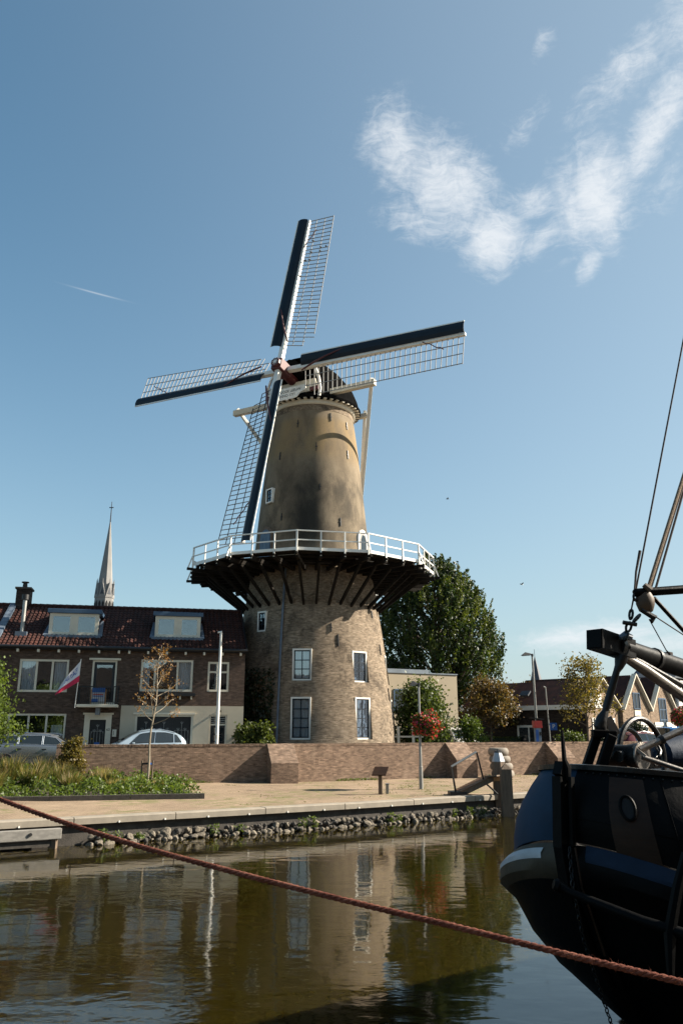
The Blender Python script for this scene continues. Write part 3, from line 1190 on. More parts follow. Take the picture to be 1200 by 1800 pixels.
# lower brick tower, window niches cut out
prof = [(5.32, 0.0), (5.10, .45), (4.98, .9), (4.92, zz(3.3)), (4.75, zz(4.86)), (4.54, zz(6.5)), (4.27, zz(8.48)), (4.02, zz(10.0)), (3.76, zz(11.6)), (3.68, zz(12.1)), (3.0, zz(12.1)), (3.0, 0.0)]
mb = MB()
seg = 96
vs = []
for r_, z_ in prof:
    for k in range(seg):
        a = 2 * PI * k / seg
        vs.append((r_ * math.sin(a), -r_ * math.cos(a), z_))
n = len(prof)
fs = [(i * seg + k, i * seg + (k + 1) % seg, ((i + 1) % n) * seg + (k + 1) % seg, ((i + 1) % n) * seg + k) for i in range(n) for k in range(seg)]
mb.add(vs, fs)
low = obj('brick_tower', mb, 'mill_brick', mill)
# windows: name, angle, bottom z, top z, width, plane radius, cols, rows
MW = [(-39.0, 8.45, 9.60, .66, 4.22, 2, 3, None), (-3.9, 5.70, 7.40, 1.05, 4.50, 2, 3, [(0, 1, 0, 1)]), (39.5, 5.66, 7.36, 1.05, 4.42, 2, 3, [(0, 1, 0, 1)]),
      (-3.9, 2.66, 4.83, 1.07, 4.84, 2, 4, [(0, 1, 0, 1)]), (38.5, 2.66, 4.85, 1.05, 4.76, 2, 4, [(.55, 1, 0, 1), (0, .5, .5, 1)]),
      (82, 5.66, 7.36, 1.05, 4.42, 2, 3, None), (82, 2.66, 4.83, 1.05, 4.76, 2, 4, None)]
cut = MB()
for (a, z0, z1, wd, pr, c_, r_, cu) in MW:
    M = RZ(R(a)) @ TR(0, -pr, zz(z0)) @ FLIP
    cut.box(-wd / 2, wd / 2, -.50, 1.2, 0, z1 - z0, M)
cutter = obj('cutter', cut, None, mill)
md = low.modifiers.new('niches', 'BOOLEAN')
md.object = cutter
md.operation = 'DIFFERENCE'
md.solver = 'EXACT'
bpy.context.view_layer.update()
dg = bpy.context.evaluated_depsgraph_get()
me2 = bpy.data.meshes.new_from_object(low.evaluated_get(dg))
low.modifiers.clear()
low.data = me2
me2.materials.clear()
me2.materials.append(MATS['mill_brick'])
bpy.data.objects.remove(cutter)
me2.polygons.foreach_set('use_smooth', [True] * len(me2.polygons))
me2.set_sharp_from_angle(angle=R(30))
for (a, z0, z1, wd, pr, c_, r_, cu) in MW:
    M = RZ(R(a)) @ TR(0, -(pr - .02), zz(z0)) @ FLIP
    window(mill, M, wd, z1 - z0, c_, r_, 'white_paint', 'blue_paint', fw=.085, curtain=cu, depth=.12, sfw=.055, thick=.03)

# upper rendered tower
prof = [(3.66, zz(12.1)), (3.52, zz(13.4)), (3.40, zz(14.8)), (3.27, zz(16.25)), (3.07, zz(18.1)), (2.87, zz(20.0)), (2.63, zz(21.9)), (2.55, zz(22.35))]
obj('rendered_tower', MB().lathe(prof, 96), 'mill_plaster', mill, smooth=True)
brk = MB().lathe([(2.57, zz(22.1)), (2.60, zz(22.14)), (2.57, zz(22.50)), (2.50, zz(22.52))], 96)
obj('brick_band', brk, 'mill_brick', mill, smooth=True)
obj('white_ring', MB().lathe([(2.63, zz(22.50)), (2.70, zz(22.56)), (2.70, zz(22.78)), (2.60, zz(22.80))], 96), 'cream_paint', mill, smooth=True)


def tower_r(z):
    pts = [(2.66, 5.05), (4.86, 4.75), (6.5, 4.54), (8.48, 4.27), (10.0, 4.02), (12.1, 3.68), (13.4, 3.52), (14.8, 3.40), (16.25, 3.27), (18.1, 3.07), (20, 2.87), (21.9, 2.63), (23, 2.5)]
    for (z0, r0), (z1, r1) in zip(pts, pts[1:]):
        if z <= z1:
            return r0 + (r1 - r0) * (z - z0) / (z1 - z0)
    return pts[-1][1]


# iron wall anchors
for a, z, h in [(25.5, 21.7, .55), (-18, 21.2, .5), (52, 21.4, .5), (6, 19.6, .55), (48, 19.4, .55), (-40, 19.2, .5), (31, 14.9, .5), (-30, 15.2, .45), (10, 17.0, .4),
                (22, 7.9, .65), (66, 7.6, .6), (17, 8.6, .5), (72, 5.1, .7), (-24, 4.9, .6), (-20, 7.9, .5), (60, 9.6, .4)]:
    r_ = tower_r(z)
    slope = (tower_r(z + .3) - tower_r(z - .3)) / .6
    M = RZ(R(a))
    mb = MB()
    mb.beam(M @ Vector((0, -(r_ - slope * h / 2 + .03), zz(z - h / 2))), M @ Vector((0, -(r_ + slope * h / 2 + .03), zz(z + h / 2))), .045, .05, up=M @ Vector((0, -1, 0)))
    mb.beam(M @ Vector((-.07, -(r_ + .03), zz(z))), M @ Vector((.07, -(r_ + .03), zz(z))), .04, .04)
    obj('wall_anchor', mb, 'black_iron', mill)

# small window and arched gallery doors of the upper tower
M = RZ(R(-48.5)) @ TR(0, -3.335, zz(16.25)) @ FLIP
window(mill, M, .62, .9, 2, 3, 'white_paint', 'blue_paint', fw=.07, depth=.3, sfw=.04)


def arch(w_, h_, n=10):
    p = [(-w_ / 2, 0), (w_ / 2, 0)]
    for k in range(n + 1):
        t = PI * k / n
        p.append((w_ / 2 * math.cos(t), h_ - w_ / 2 + w_ / 2 * math.sin(t)))
    return p


for a, fm, lm in ((-49, 'weathered_wood', 'steel_blue'), (63, 'white_paint', 'grey_plank')):
    r_ = tower_r(13.6)
    M = RZ(R(a)) @ TR(0, -(r_ - .05), zz(12.2)) @ FLIP
    fr_ = obj('gallery_door', MB().prism(arch(1.30, 2.55), -.35, .09 if a < 0 else .05, M), fm, mill)
    lf = obj('door_leaf', MB().prism(arch(1.02, 2.38), .0, .11 if a < 0 else .07, M), lm, fr_)
    if a > 0:
        obj('pane', MB().prism([(-.35, 1.1), (.35, 1.1), (.35, 1.9), (.18, 2.2), (-.18, 2.2), (-.35, 1.9)], .06, .078, M), 'car_glass', fr_)
    else:
        for k in (-1, 0, 1):
            obj('door_board', MB().box(-.16 + k * .34, .16 + k * .34, .105, .125, .1, 1.9, M), lm, fr_)

# ---------------------------------------------------------------- gallery
GR, GZ = 7.28, 12.16
A0 = -4.0
NS = 12
vang = [A0 + 30 * k for k in range(NS)]


def gp(r_, a, z):
    return Vector((r_ * math.sin(R(a)), -r_ * math.cos(R(a)), zz(z)))


gal = bpy.data.objects.new('gallery', None)
gal.parent = mill
COL.objects.link(gal)
# radial beams and raking struts, 24 of each
for k in range(36):
    p0_, p1_ = gp(GR, vang[k // 3], 12), gp(GR, vang[k // 3] + 30, 12)
    pq = p0_.lerp(p1_, (k % 3) / 3.0)
    a = math.degrees(math.atan2(pq.x, -pq.y))
    ro = math.hypot(pq.x, pq.y)
    obj('radial_beam', MB().beam(gp(3.5, a, GZ - .20), gp(ro + .16, a, GZ - .20), .17, .22), 'tar_wood', gal)
    jit = random.uniform(-.05, .05)
    obj('strut', MB().beam(gp(3.98, a, 9.92 + jit), gp(ro - .75, a, GZ - .32), .13, .15), 'tar_wood', gal)
# ring joists
for rr in (4.6, 5.6, 6.5):
    for k in range(NS):
        obj('ring_joist', MB().beam(gp(rr, vang[k], GZ - .04), gp(rr, vang[k] + 30, GZ - .04), .11, .10), 'tar_wood', gal)
# floorboards: parallel to each side, with gaps
bd = MB()
for k in range(NS):
    a0, a1 = vang[k], vang[k] + 30
    rr = 3.72
    while rr < GR:
        wdt = min(.215, GR - rr)
        if random.random() > .035:
            g0 = random.uniform(0, .25)
            p0, p1 = gp(rr + wdt / 2, a0, GZ + .06), gp(rr + wdt / 2, a1, GZ + .06)
            am = R((a0 + a1) / 2)
            bd.beam(p0, p1, wdt * math.cos(R(15)) * .96, .05)
        rr += .236
o = obj('floorboards', bd, 'tar_wood', gal)
o['kind'] = 'stuff'
# railing
for k in range(NS):
    a0, a1 = vang[k], vang[k] + 30
    ga = GR + .12
    for rr, zt, hh, ww in ((0, 1.12, .06, .085), (0, .62, .062, .045), (0, .14, .16, .04)):
        obj('rail', MB().beam(gp(ga, a0, GZ + zt), gp(ga, a1, GZ + zt), ww, hh), 'white_paint', gal)
    for j in range(3):
        p0, p1 = gp(ga, a0, GZ), gp(ga, a1, GZ)
        q = p0.lerp(p1, j / 3.0)
        out = Vector((q.x, q.y, 0)).normalized()
        tr_ = out.cross(Vector((0, 0, 1)))
        wd = .075 if j else .09
        obj('rail_post', MB().beam(q + out * .045 - Vector((0, 0, .22)), q + out * .02 + Vector((0, 0, 1.12)), wd, wd * .8, up=out), 'white_paint', gal)
        if j == 0:
            obj('post_brace', MB().beam(q + out * .30 + Vector((0, 0, -.06)), q + out * .06 + Vector((0, 0, .62)), .06, .07, up=out), 'white_paint', gal)
            obj('beam_end', MB().beam(q + out * .05 + Vector((0, 0, -.14)), q + out * .36 + Vector((0, 0, -.14)), .13, .14), 'tar_wood', gal)
        else:
            obj('beam_end', MB().beam(q - out * .3 + Vector((0, 0, -.12)), q + out * .14 + Vector((0, 0, -.12)), .11, .12), 'tar_wood', gal)

# downpipe on the shaded side
pp = []
for z in (12.0, 11.4, 10.0, 8.5, 6.5, 4.9, 3.6, 2.6, 1.6):
    pp.append(gp(tower_r(max(2.66, z)) + .09, -21 + (12 - z) * .35, z))
obj('downpipe', MB().tube(pp, .065, 8), 'lead', mill, smooth=True)

# ---------------------------------------------------------------- cap and wind shaft
PH = R(28.63)
TILT = R(11.65)
NH = Vector((-math.sin(PH), -math.cos(PH), 0))
TV = Vector((math.cos(PH), -math.sin(PH), 0))
UP = Vector((0, 0, 1))
HUB = Vector((-3.65 - MX, 44.64 - MY, 24.48 - MZ))
NV = (NH * math.cos(TILT) + UP * math.sin(TILT)).normalized()
UV_ = (UP * math.cos(TILT) - NH * math.sin(TILT)).normalized()


def cp(a, b_, z):
    """cap coordinates: a forward along the shaft, b to the right, z world height"""
    return NH * a + TV * b_ + Vector((0, 0, zz(z)))


# cap roof, an upturned-boat shell
rows = []
for a, hw, ht, zb in [(2.45, 1.75, 2.75, 23.0), (2.2, 1.9, 2.9, 22.98), (1.4, 2.3, 2.95, 22.95), (.4, 2.6, 2.75, 22.93), (-.8, 2.65, 2.4, 22.93), (-1.8, 2.4, 2.0, 22.93), (-2.6, 1.9, 1.5, 22.93), (-3.1, 1.1, .95, 22.93), (-3.25, .4, .5, 22.93)]:
    r_ = []
    for k in range(17):
        t = -1 + k / 8.0
        s = 1 if t > 0 else -1
        aa = abs(t)
        r_.append(cp(a, s * hw * math.sin(aa * PI / 2) ** .85 if aa else 0, zb + ht * (1 - aa ** 2.3)))
    rows.append(r_)
cap = obj('cap', MB().grid(rows), 'cap_tar', mill, smooth=True)
# zinc-grey boarded cheek on the right of the front, with white rim
ck = MB()
for i in range(7):
    a = 2.35 - i * .30
    ck.add([cp(a, 1.80 + .085 * i, 23.05), cp(a - .28, 1.80 + .085 * (i + 1), 23.05), cp(a - .28, 1.62 + .085 * (i + 1), 24.35 + .03 * i), cp(a, 1.62 + .085 * i, 24.35 + .03 * i)], [(0, 1, 2, 3)])
o = obj('cheek_boards', ck, 'grey_plank', cap)
md = o.modifiers.new('thick', 'SOLIDIFY')
md.thickness = .05
for s in (1, -1):
    pts = [cp(2.46, s * 1.86, 22.85), cp(2.50, s * 1.95, 23.3), cp(2.52, s * 1.86, 24.0), cp(2.5, s * 1.62, 24.7), cp(2.45, s * 1.1, 25.4)]
    rim = MB()
    for p0, p1 in zip(pts, pts[1:]):
        rim.beam(p0, p1, .16, .09, up=NH)
    obj('white_rim', rim, 'white_paint', cap)
# front boarding: dark, with cream wind-beam board
fb = MB().add([cp(2.40, -1.75, 22.95), cp(2.40, 1.75, 22.95), cp(2.44, 1.7, 24.0), cp(2.46, 1.2, 25.2), cp(2.46, -1.2, 25.2), cp(2.44, -1.7, 24.0)], [(0, 1, 2, 3, 4, 5)])
obj('front_boarding', fb, 'cap_tar', cap)
Mf = Matrix(((TV.x, NH.x, 0, NH.x * 2.50), (TV.y, NH.y, 0, NH.y * 2.50), (0, 0, 1, 0), (0, 0, 0, 1)))
obj('wind_board', MB().prism([(-1.85, zz(23.22)), (1.85, zz(23.22)), (1.62, zz(24.02)), (-1.62, zz(24.02))], 0, .10, Mf), 'cream_paint', cap)
for s in (-1, 1):
    obj('red_bracket', MB().box(s * 1.62 - .30, s * 1.62 + .30, .1, .20, zz(23.20), zz(23.44), Mf), 'dark_red', cap)
    obj('gold_moulding', MB().box(s * .62 - .45, s * .62 + .45, .1, .17, zz(23.62), zz(23.72), Mf), 'brown_wood', cap)
    obj('red_bracket', MB().box(s * .12 - .10, s * .12 + .10, .1, .19, zz(23.40), zz(23.58), Mf), 'dark_red', cap)
# name board (baard)
bp = [(-1.32, 23.45), (-1.36, 23.18), (-1.22, 23.06), (-.95, 22.98), (-.72, 22.74), (-.40, 22.68), (-.12, 22.70), (0, 22.62), (.12, 22.70), (.40, 22.68), (.72, 22.74), (.95, 22.98), (1.22, 23.06), (1.36, 23.18), (1.32, 23.45)]
NBT = Mf @ TR(0, .66, 0)
sg = obj('name_board', MB().prism([(x, zz(z)) for x, z in bp], 0, .05, NBT), 'white_paint', cap)
for txt, zc, sz in (('DE ROODE LEEUW', 23.20, .235), ('ANNO 1771', 22.93, .235)):
    me = text_mesh(txt, sz, .004)
    # letters: x right, y up -> board plane
    Ml = NBT @ TR(0, .056, zz(zc)) @ Matrix(((1, 0, 0, 0), (0, 0, 1, 0), (0, 1, 0, 0), (0, 0, 0, 1)))
    me.transform(Ml)
    link('lettering', me, 'black_paint', sg)
# ring of the curb: dark overhang, blocks under it
obj('curb_ring', MB().lathe([(2.72, zz(22.84)), (3.02, zz(22.80)), (3.06, zz(22.92)), (2.9, zz(23.10)), (2.6, zz(23.12))], 72), 'cap_tar', mill, smooth=True)
for k in range(44):
    a = R(360 / 44 * k)
    d = Vector((math.sin(a), -math.cos(a), 0))
    obj('curb_block', MB().beam(d * 2.62 + Vector((0, 0, zz(22.79))), d * 2.98 + Vector((0, 0, zz(22.79))), .17, .09), 'cream_paint', mill)
# storm hatch: the dark neck over the shaft
nk = MB().prism([(-.95, 0), (.95, 0), (.85, .55), (.45, .95), (0, 1.12), (-.45, .95), (-.85, .55)], -1.6, .35,
                Matrix(((TV.x, NV.x, UV_.x, HUB.x - NV.x * .95), (TV.y, NV.y, UV_.y, HUB.y - NV.y * .95), (TV.z, NV.z, UV_.z, HUB.z - NV.z * .95), (0, 0, 0, 1))))
obj('storm_hatch', nk, 'cap_tar', cap)
# long and short cross beams, tail and braces
q1, zs1, L1 = 1.5, 23.38, 5.2
obj('cross_beam', MB().beam(cp(q1, -L1, zs1), cp(q1, L1, zs1), .34, .38), 'cream_paint', mill, bevel=.03)
q2, L2 = -2.35, 2.75
obj('cross_beam', MB().beam(cp(q2, -L2, 23.12), cp(q2, L2, 23.12), .28, .32), 'cream_paint', mill, bevel=.03)
TAIL = -NH * 5.4 + Vector((0, 0, zz(13.6)))
for s in (-1, 1):
    e1 = cp(q1, s * (L1 - .22), zs1 + .32)
    obj('tail_brace', MB().beam(e1, TAIL + TV * s * .15, .21, .19), 'white_paint', mill, bevel=.02)
    e2 = cp(q2, s * (L2 - .2), 23.5)
    obj('tail_brace', MB().beam(e2, TAIL + TV * s * .3 + UP * .4, .19, .17), 'white_paint', mill, bevel=.02)
obj('tail_pole', MB().beam(cp(-2.6, 0, 24.4), TAIL, .34, .34), 'white_paint', mill)

# wind shaft and poll end
Mh = Matrix(((TV.x, UV_.x, NV.x, HUB.x), (TV.y, UV_.y, NV.y, HUB.y), (TV.z, UV_.z, NV.z, HUB.z), (0, 0, 0, 1)))     # x right, y up, z outwards
ROT = R(-2.78)
Mh = Mh @ Matrix.Rotation(R(-8.0) * 0 - ROT * 1.0 * 0, 4, 'Z')
obj('wind_shaft', MB().tube([HUB - NV * 2.2, HUB - NV * .4], .36, 12), 'dark_red', mill, smooth=True)


def sail_axes(k):
    ang = ROT - k * PI / 2
    e = (TV * math.sin(-ang) + UV_ * math.cos(ang)).normalized()
    l_ = e.cross(NV).normalized()
    if k == 0 and l_.dot(TV) < 0:
        pass
    return e, l_


e0, l0 = sail_axes(0)
LS = 1.0 if l0.dot(TV) > 0 else -1.0
Mp = Matrix(((l0.x * LS, e0.x, NV.x, HUB.x), (l0.y * LS, e0.y, NV.y, HUB.y), (l0.z * LS, e0.z, NV.z, HUB.z), (0, 0, 0, 1)))
pe = obj('poll_end', MB().box(-.36, .36, -.36, .36, -.55, .62, Mp), 'dark_red', mill, bevel=.04)
octo = [(.34 * math.cos(R(22.5 + 45 * k)), .34 * math.sin(R(22.5 + 45 * k))) for k in range(8)]
vs = [Mp @ Vector((x, y, .60)) for x, y in octo] + [Mp @ Vector((x * .9, y * .9, .78)) for x, y in octo]
obj('poll_face', MB().add(vs, [tuple(range(8)), tuple(range(15, 7, -1))] + [(i, (i + 1) % 8, (i + 1) % 8 + 8, i + 8) for i in range(8)]), 'dark_red', pe)
st_ = []
for k in range(16):
    rr = .27 if k % 2 == 0 else .07
    st_.append((rr * math.cos(R(22.5 * k)), rr * math.sin(R(22.5 * k))))
vs = [Mp @ Vector((x, y, .782)) for x, y in st_] + [Mp @ Vector((x, y, .80)) for x, y in st_]
obj('star', MB().add(vs, [tuple(range(16)), tuple(range(31, 15, -1))] + [(i, (i + 1) % 16, (i + 1) % 16 + 16, i + 16) for i in range(16)]), 'white_paint', pe)

# ---------------------------------------------------------------- the four sails
SL = 11.75
NB = 33
RND = random.Random(11)
for k in range(4):
    e, l_ = sail_axes(k)
    l_ = l_ * LS
    off = NV * (.28 if k % 2 == 0 else -.24)
    B0 = HUB + off

    def sp(r_, t, dn=0.0):
        """point on the twisted lattice: r along the stock, t sideways"""
        wth = R(21 - 17 * (r_ / SL))
        return B0 + e * r_ + l_ * (t * math.cos(wth)) - NV * (t * math.sin(wth)) + NV * dn

    stock = obj('sail', MB().beam(B0 + e * .0, B0 + e * (SL + .03), .30, .34, up=NV, w2=.17, h2=.19), 'white_paint', mill, bevel=.02)
    r0, r1 = 1.55, SL - .05
    WID = 1.86
    for i in range(NB):
        r_ = r0 + (r1 - r0) * i / (NB - 1)
        wd = WID * (1.0 if i > 1 else (.70 if i else .66))
        obj('sail_bar', MB().beam(sp(r_, -.18), sp(r_, wd), .034, .040, up=NV), 'grey_plank', stock)
    for q in (1, 2, 3):
        t = WID * q / 3.0 - .02
        pts = [sp(r0 + (r1 - r0) * i / 12, t, .03) for i in range(0 if q < 3 else 1, 13)]
        mb = MB()
        for p0, p1 in zip(pts, pts[1:]):
            mb.beam(p0, p1, .042, .028, up=NV)
        obj('hem_lath', mb, 'grey_plank' if k != 2 else 'blue_paint', stock)
    # streamlined leading board: shell in two faces with a white nose
    sec = [(-.02, .17), (-.22, .27), (-.45, .29), (-.66, .23)]
    rws = []
    for i in range(13):
        r_ = 1.35 + (SL - 1.35) * i / 12
        wth = R(12 - 8 * (r_ / SL))
        rws.append([B0 + e * r_ + l_ * (t * math.cos(wth) + 0) - NV * (t * math.sin(wth)) + NV * dn for t, dn in sec])
    o = obj('leading_board', MB().grid(rws), 'blue_paint', stock, fix=False)
    md = o.modifiers.new('thick', 'SOLIDIFY')
    md.thickness = .035
    md.offset = 0
    mb = MB()
    nose = [r_[-1] for r_ in rws]
    for p0, p1 in zip(nose, nose[1:]):
        mb.beam(p0 - l_ * .04, p1 - l_ * .04, .075, .05, up=NV)
    obj('board_edge', mb, 'white_paint', stock)
    # furled red line over the board, and a loose end near the tip
    pts = []
    for i in range(9):
        f = i / 8
        r_ = 1.55 + 2.9 * f
        t = .45 - 1.05 * f
        pts.append(B0 + e * r_ + l_ * t + NV * (.30 + .14 * math.sin(f * PI)))
    obj('red_line', MB().tube(pts, [.05, .055, .06, .055, .05, .045, .04, .04, .035], 6), 'dark_red', stock, smooth=True)
    pts = [B0 + e * (9.3 + .22 * i) + l_ * (.05 + .13 * i + .05 * math.sin(i * 2.1)) + NV * .12 for i in range(7)]
    obj('red_line', MB().tube(pts, .03, 6), 'dark_red', stock, smooth=True)

# small birds: some perch on the bars of the upper sail, two fly


def bird(name, pos, heading, span, label, group=None):
    """one small continuous body with head, tail and wings; span 0 = wings folded"""
    mb = MB()
    d = Vector((math.cos(heading), math.sin(heading), .15)).normalized()
    sd2 = d.cross(Vector((0, 0, 1))).normalized()
    mb.tube([pos - d * .16, pos - d * .08, pos, pos + d * .07, pos + d * .11, pos + d * .15, pos + d * .19], [.012, .035, .055, .05, .034, .03, .004], 8)
    for s_ in (-1, 1):
        if span:
            mb.add([pos + d * .06 + sd2 * s_ * .03, pos - d * .07 + sd2 * s_ * .03, pos - d * .08 + sd2 * s_ * span * .5 + Vector((0, 0, .10)), pos + d * .02 + sd2 * s_ * span * .45 + Vector((0, 0, .11))], [(0, 1, 2, 3)])
        else:
            mb.add([pos + d * .05 + sd2 * s_ * .052, pos - d * .14 + sd2 * s_ * .02, pos - d * .05 + sd2 * s_ * .05 + Vector((0, 0, .04))], [(0, 1, 2)])
    solo(name, mb, 'black_paint', label, 'bird', group, base=pos - Vector((0, 0, .05)))


e, l_ = sail_axes(0)
for r_, t_, lab in ((9.75, .62, 'topmost small bird perched on the upper sail lattice'),
                    (9.15, 1.25, 'left bird of the upper pair near the outer edge of the top sail'), (9.15, 1.62, 'right bird of the upper pair near the outer edge of the top sail'),
                    (8.85, .62, 'left bird of the second pair on the top sail lattice'), (8.85, 1.25, 'right bird of the second pair on the top sail lattice'),
                    (8.1, .30, 'left bird of the lowest pair beside the stock of the top sail'), (8.1, .62, 'right bird of the lowest pair beside the stock of the top sail'),
                    (6.8, .12, 'lowest single bird on the top sail against its stock')):
    wth = R(21 - 17 * (r_ / SL))
    ib_ = round((r_ - 1.55) / ((SL - .05 - 1.55) / (NB - 1)))
    r_ = 1.55 + (SL - .05 - 1.55) * ib_ / (NB - 1)
    q_ = HUB + NV * .28 + e * r_ + l_ * (t_ * math.cos(wth)) - NV * (t_ * math.sin(wth)) + Vector((MX, MY, MZ)) + Vector((0, 0, .07))
    bird('bird', q_, R(20 + 40 * t_), 0, lab, 'birds on the upper sail')
bird('bird', at(916, 1027, 70), R(200), .55, 'bird flying in the open sky to the right of the large tree')
bird('bird', at(786, 877, 80), R(10), .5, 'tiny bird flying above the large tree, right of the mill tower')

# ================================================================ ROW HOUSES
HA = R(12.0)
HP = Vector((-4.984, 41.8, STREET))
HT = Vector((math.cos(HA), math.sin(HA), 0))
HN = Vector((math.sin(HA), -math.cos(HA), 0))


def wall_open(mb, s0, s1, z0, z1, holes, y=0.0, rev=.16):
    """front wall in the plane y with openings (s0,s1,z0,z1) and their reveals"""
    xs_ = sorted(set([s0, s1] + [h[0] for h in holes] + [h[1] for h in holes]))
    zs_ = sorted(set([z0, z1] + [h[2] for h in holes] + [h[3] for h in holes]))
    xs_ = [q for q in xs_ if s0 <= q <= s1]
    zs_ = [q for q in zs_ if z0 <= q <= z1]
    for i in range(len(xs_) - 1):
        for j in range(len(zs_) - 1):
            cx, cz = (xs_[i] + xs_[i + 1]) / 2, (zs_[j] + zs_[j + 1]) / 2
            if any(h[0] < cx < h[1] and h[2] < cz < h[3] for h in holes):
                continue
            mb.add([(xs_[i], y, zs_[j]), (xs_[i + 1], y, zs_[j]), (xs_[i + 1], y, zs_[j + 1]), (xs_[i], y, zs_[j + 1])], [(0, 1, 2, 3)])
    for a, b_, c_, d_ in holes:
        c_ = max(c_, z0)
        for p, q in (((a, c_), (a, d_)), ((a, d_), (b_, d_)), ((b_, d_), (b_, c_)), ((b_, c_), (a, c_))):
            mb.add([(p[0], y, p[1]), (q[0], y, q[1]), (q[0], y + rev, q[1]), (p[0], y + rev, p[1])], [(0, 1, 2, 3)])
    return mb


def tile_roof(s0, s1, e_y, e_z, r_y, r_z, pitch=.21, course=.30, amp=.028):
    """pantiles as real relief: waves across, steps down the slope"""
    L = math.hypot(r_y - e_y, r_z - e_z)
    ncol = int((s1 - s0) / (pitch / 6)) + 1
    nr = int(L / course) + 1
    ny, nz = -(r_z - e_z) / L, (r_y - e_y) / L
    xs_ = [s0 + (s1 - s0) * i / ncol for i in range(ncol + 1)]
    mb = MB()
    for j in range(nr):
        rows_ = []
        for t, lift in ((j * course, .035), (min(L, (j + 1) * course + .02), .0)):
            jit = RND.uniform(-.004, .004)
            r_ = []
            for x_ in xs_:
                ph = (x_ - s0) / pitch * 2 * PI
                h = lift + amp * (math.sin(ph) + .35 * math.sin(2 * ph + .6)) + jit
                r_.append((x_, e_y + (r_y - e_y) * t / L + ny * h, e_z + (r_z - e_z) * t / L + nz * h))
            rows_.append(r_)
        mb.grid(rows_)
        # front lip of the course
        lip = [[(p[0], p[1] + .0, p[2] - .03) for p in rows_[0]], rows_[0]]
        mb.grid(lip)
    return mb


def house(s0, s1, label, upper, ground, dormers, brickmat='house_brick', end_right=False, end_left=False):
    root = thing('row_house', HP + HT * s1, label, 'house', 'brick row houses', rz=HA)
    W = s1 - s0
    o_ = lambda s: s - s1
    holes = upper + ground
    holes = [(o_(a), o_(b_), c_, d_) for a, b_, c_, d_ in holes]
    mb = wall_open(MB(), -W, 0, 0, 5.62, holes)
    # side and rear walls
    for sx in (-W, 0):
        mb.add([(sx, 0, 0), (sx, 8.0, 0), (sx, 8.0, 5.62), (sx, 0, 5.62)], [(0, 1, 2, 3)])
        mb.add([(sx, 0, 5.62), (sx, 8.0, 5.62), (sx, 4.0, 8.1)], [(0, 1, 2)])
    mb.add([(-W, 8, 0), (0, 8, 0), (0, 8, 5.62), (-W, 8, 5.62)], [(0, 1, 2, 3)])
    obj('wall', mb, brickmat, root)
    x1r = .04 if end_right else .0
    roof = obj('roof', tile_roof(-W, 0 + x1r, -.22, 5.60, 4.0, 8.2), 'roof_tile', root, smooth=True, fix=False)
    roof['kind'] = 'stuff'
    obj('roof_rear', MB().add([(-W, 8.2, 5.6), (x1r, 8.2, 5.6), (x1r, 4.02, 8.18), (-W, 4.02, 8.18)], [(0, 1, 2, 3)]), 'roof_tile', root)
    rg = MB()
    x_ = -W
    while x_ < -.05:
        rg.tube([(x_, 4.0, 8.22), (min(x_ + .36, x1r), 4.0, 8.215)], [.115, .10], 8)
        x_ += .34
    obj('ridge_tiles', rg, 'roof_tile', root, smooth=True)['kind'] = 'stuff'
    # gutter on brackets
    gt = MB().tube([(-W, -.28, 5.58), (x1r + .05, -.28, 5.58)], .085, 10)
    obj('gutter', gt, 'black_paint', root, smooth=True)
    obj('eaves_board', MB().box(-W, x1r, -.22, .0, 5.47, 5.53), 'black_paint', root)
    n = int(W / .92)
    for i in range(n + 1):
        sx = -W + .25 + i * (W - .5) / n
        obj('bracket', MB().box(sx - .05, sx + .05, -.26, -.003, 5.33, 5.465), 'cream_paint', root)
    for (a, b_) in dormers:
        dormer(root, o_(a), o_(b_))
    return root, o_


def dormer(root, a, b_):
    y0, z0, z1 = .95, 6.32, 7.42
    mb = MB().box(a + .05, b_ - .05, y0 + .06, 2.9, z0, z1)
    d_ = obj('dormer', mb, 'lead', root)
    obj('dormer_roof', MB().box(a - .12, b_ + .12, y0 - .12, 3.1, z1, z1 + .22), 'steel_blue', d_, bevel=.02)
    f = MB().box(a, b_, y0 - .03, y0 + .055, z0 - .02, z0 + .14).box(a, b_, y0 - .03, y0 + .055, z1 - .16, z1 - .003)
    for x0, x1 in ((a, a + .18), (b_ - .18, b_), ((a + b_) / 2 - .20, (a + b_) / 2 + .20)):
        f.box(x0, x1, y0 - .028, y0 + .055, z0 + .14, z1 - .16)
    obj('dormer_frame', f, 'cream_paint', d_)
    for x0, x1 in ((a + .18, (a + b_) / 2 - .20), ((a + b_) / 2 + .20, b_ - .18)):
        obj('pane', MB().box(x0, x1, y0 - .01, y0 + .002, z0 + .14, z1 - .16), 'window_glass', d_)
        obj('dark_backing', MB().box(x0, x1, y0 + .052, y0 + .058, z0 + .14, z1 - .16), 'room', d_)  # black sheet behind the glass stands for the dark of the room
    # lead apron below and soakers beside
    ap = MB()
    for i in range(14):
        x0 = a - .16 + (b_ - a + .32) * i / 14
        x1 = a - .16 + (b_ - a + .32) * (i + 1) / 14
        ap.box(x0, x1, y0 - .26 - .02 * (i % 2), y0 - .02, z0 - .15 - .012 * (i % 2), z0 - .02)
    obj('lead_apron', ap, 'lead', d_)
    for s, x0 in ((-1, a), (1, b_)):
        k = .24 * s
        so = MB().add([(x0, .75, 6.26), (x0 + k, .75, 6.26), (x0 + k * .55, 2.35, 7.26), (x0, 2.35, 7.26)], [(0, 1, 2, 3)])
        obj('lead_soaker', so, 'lead', d_)


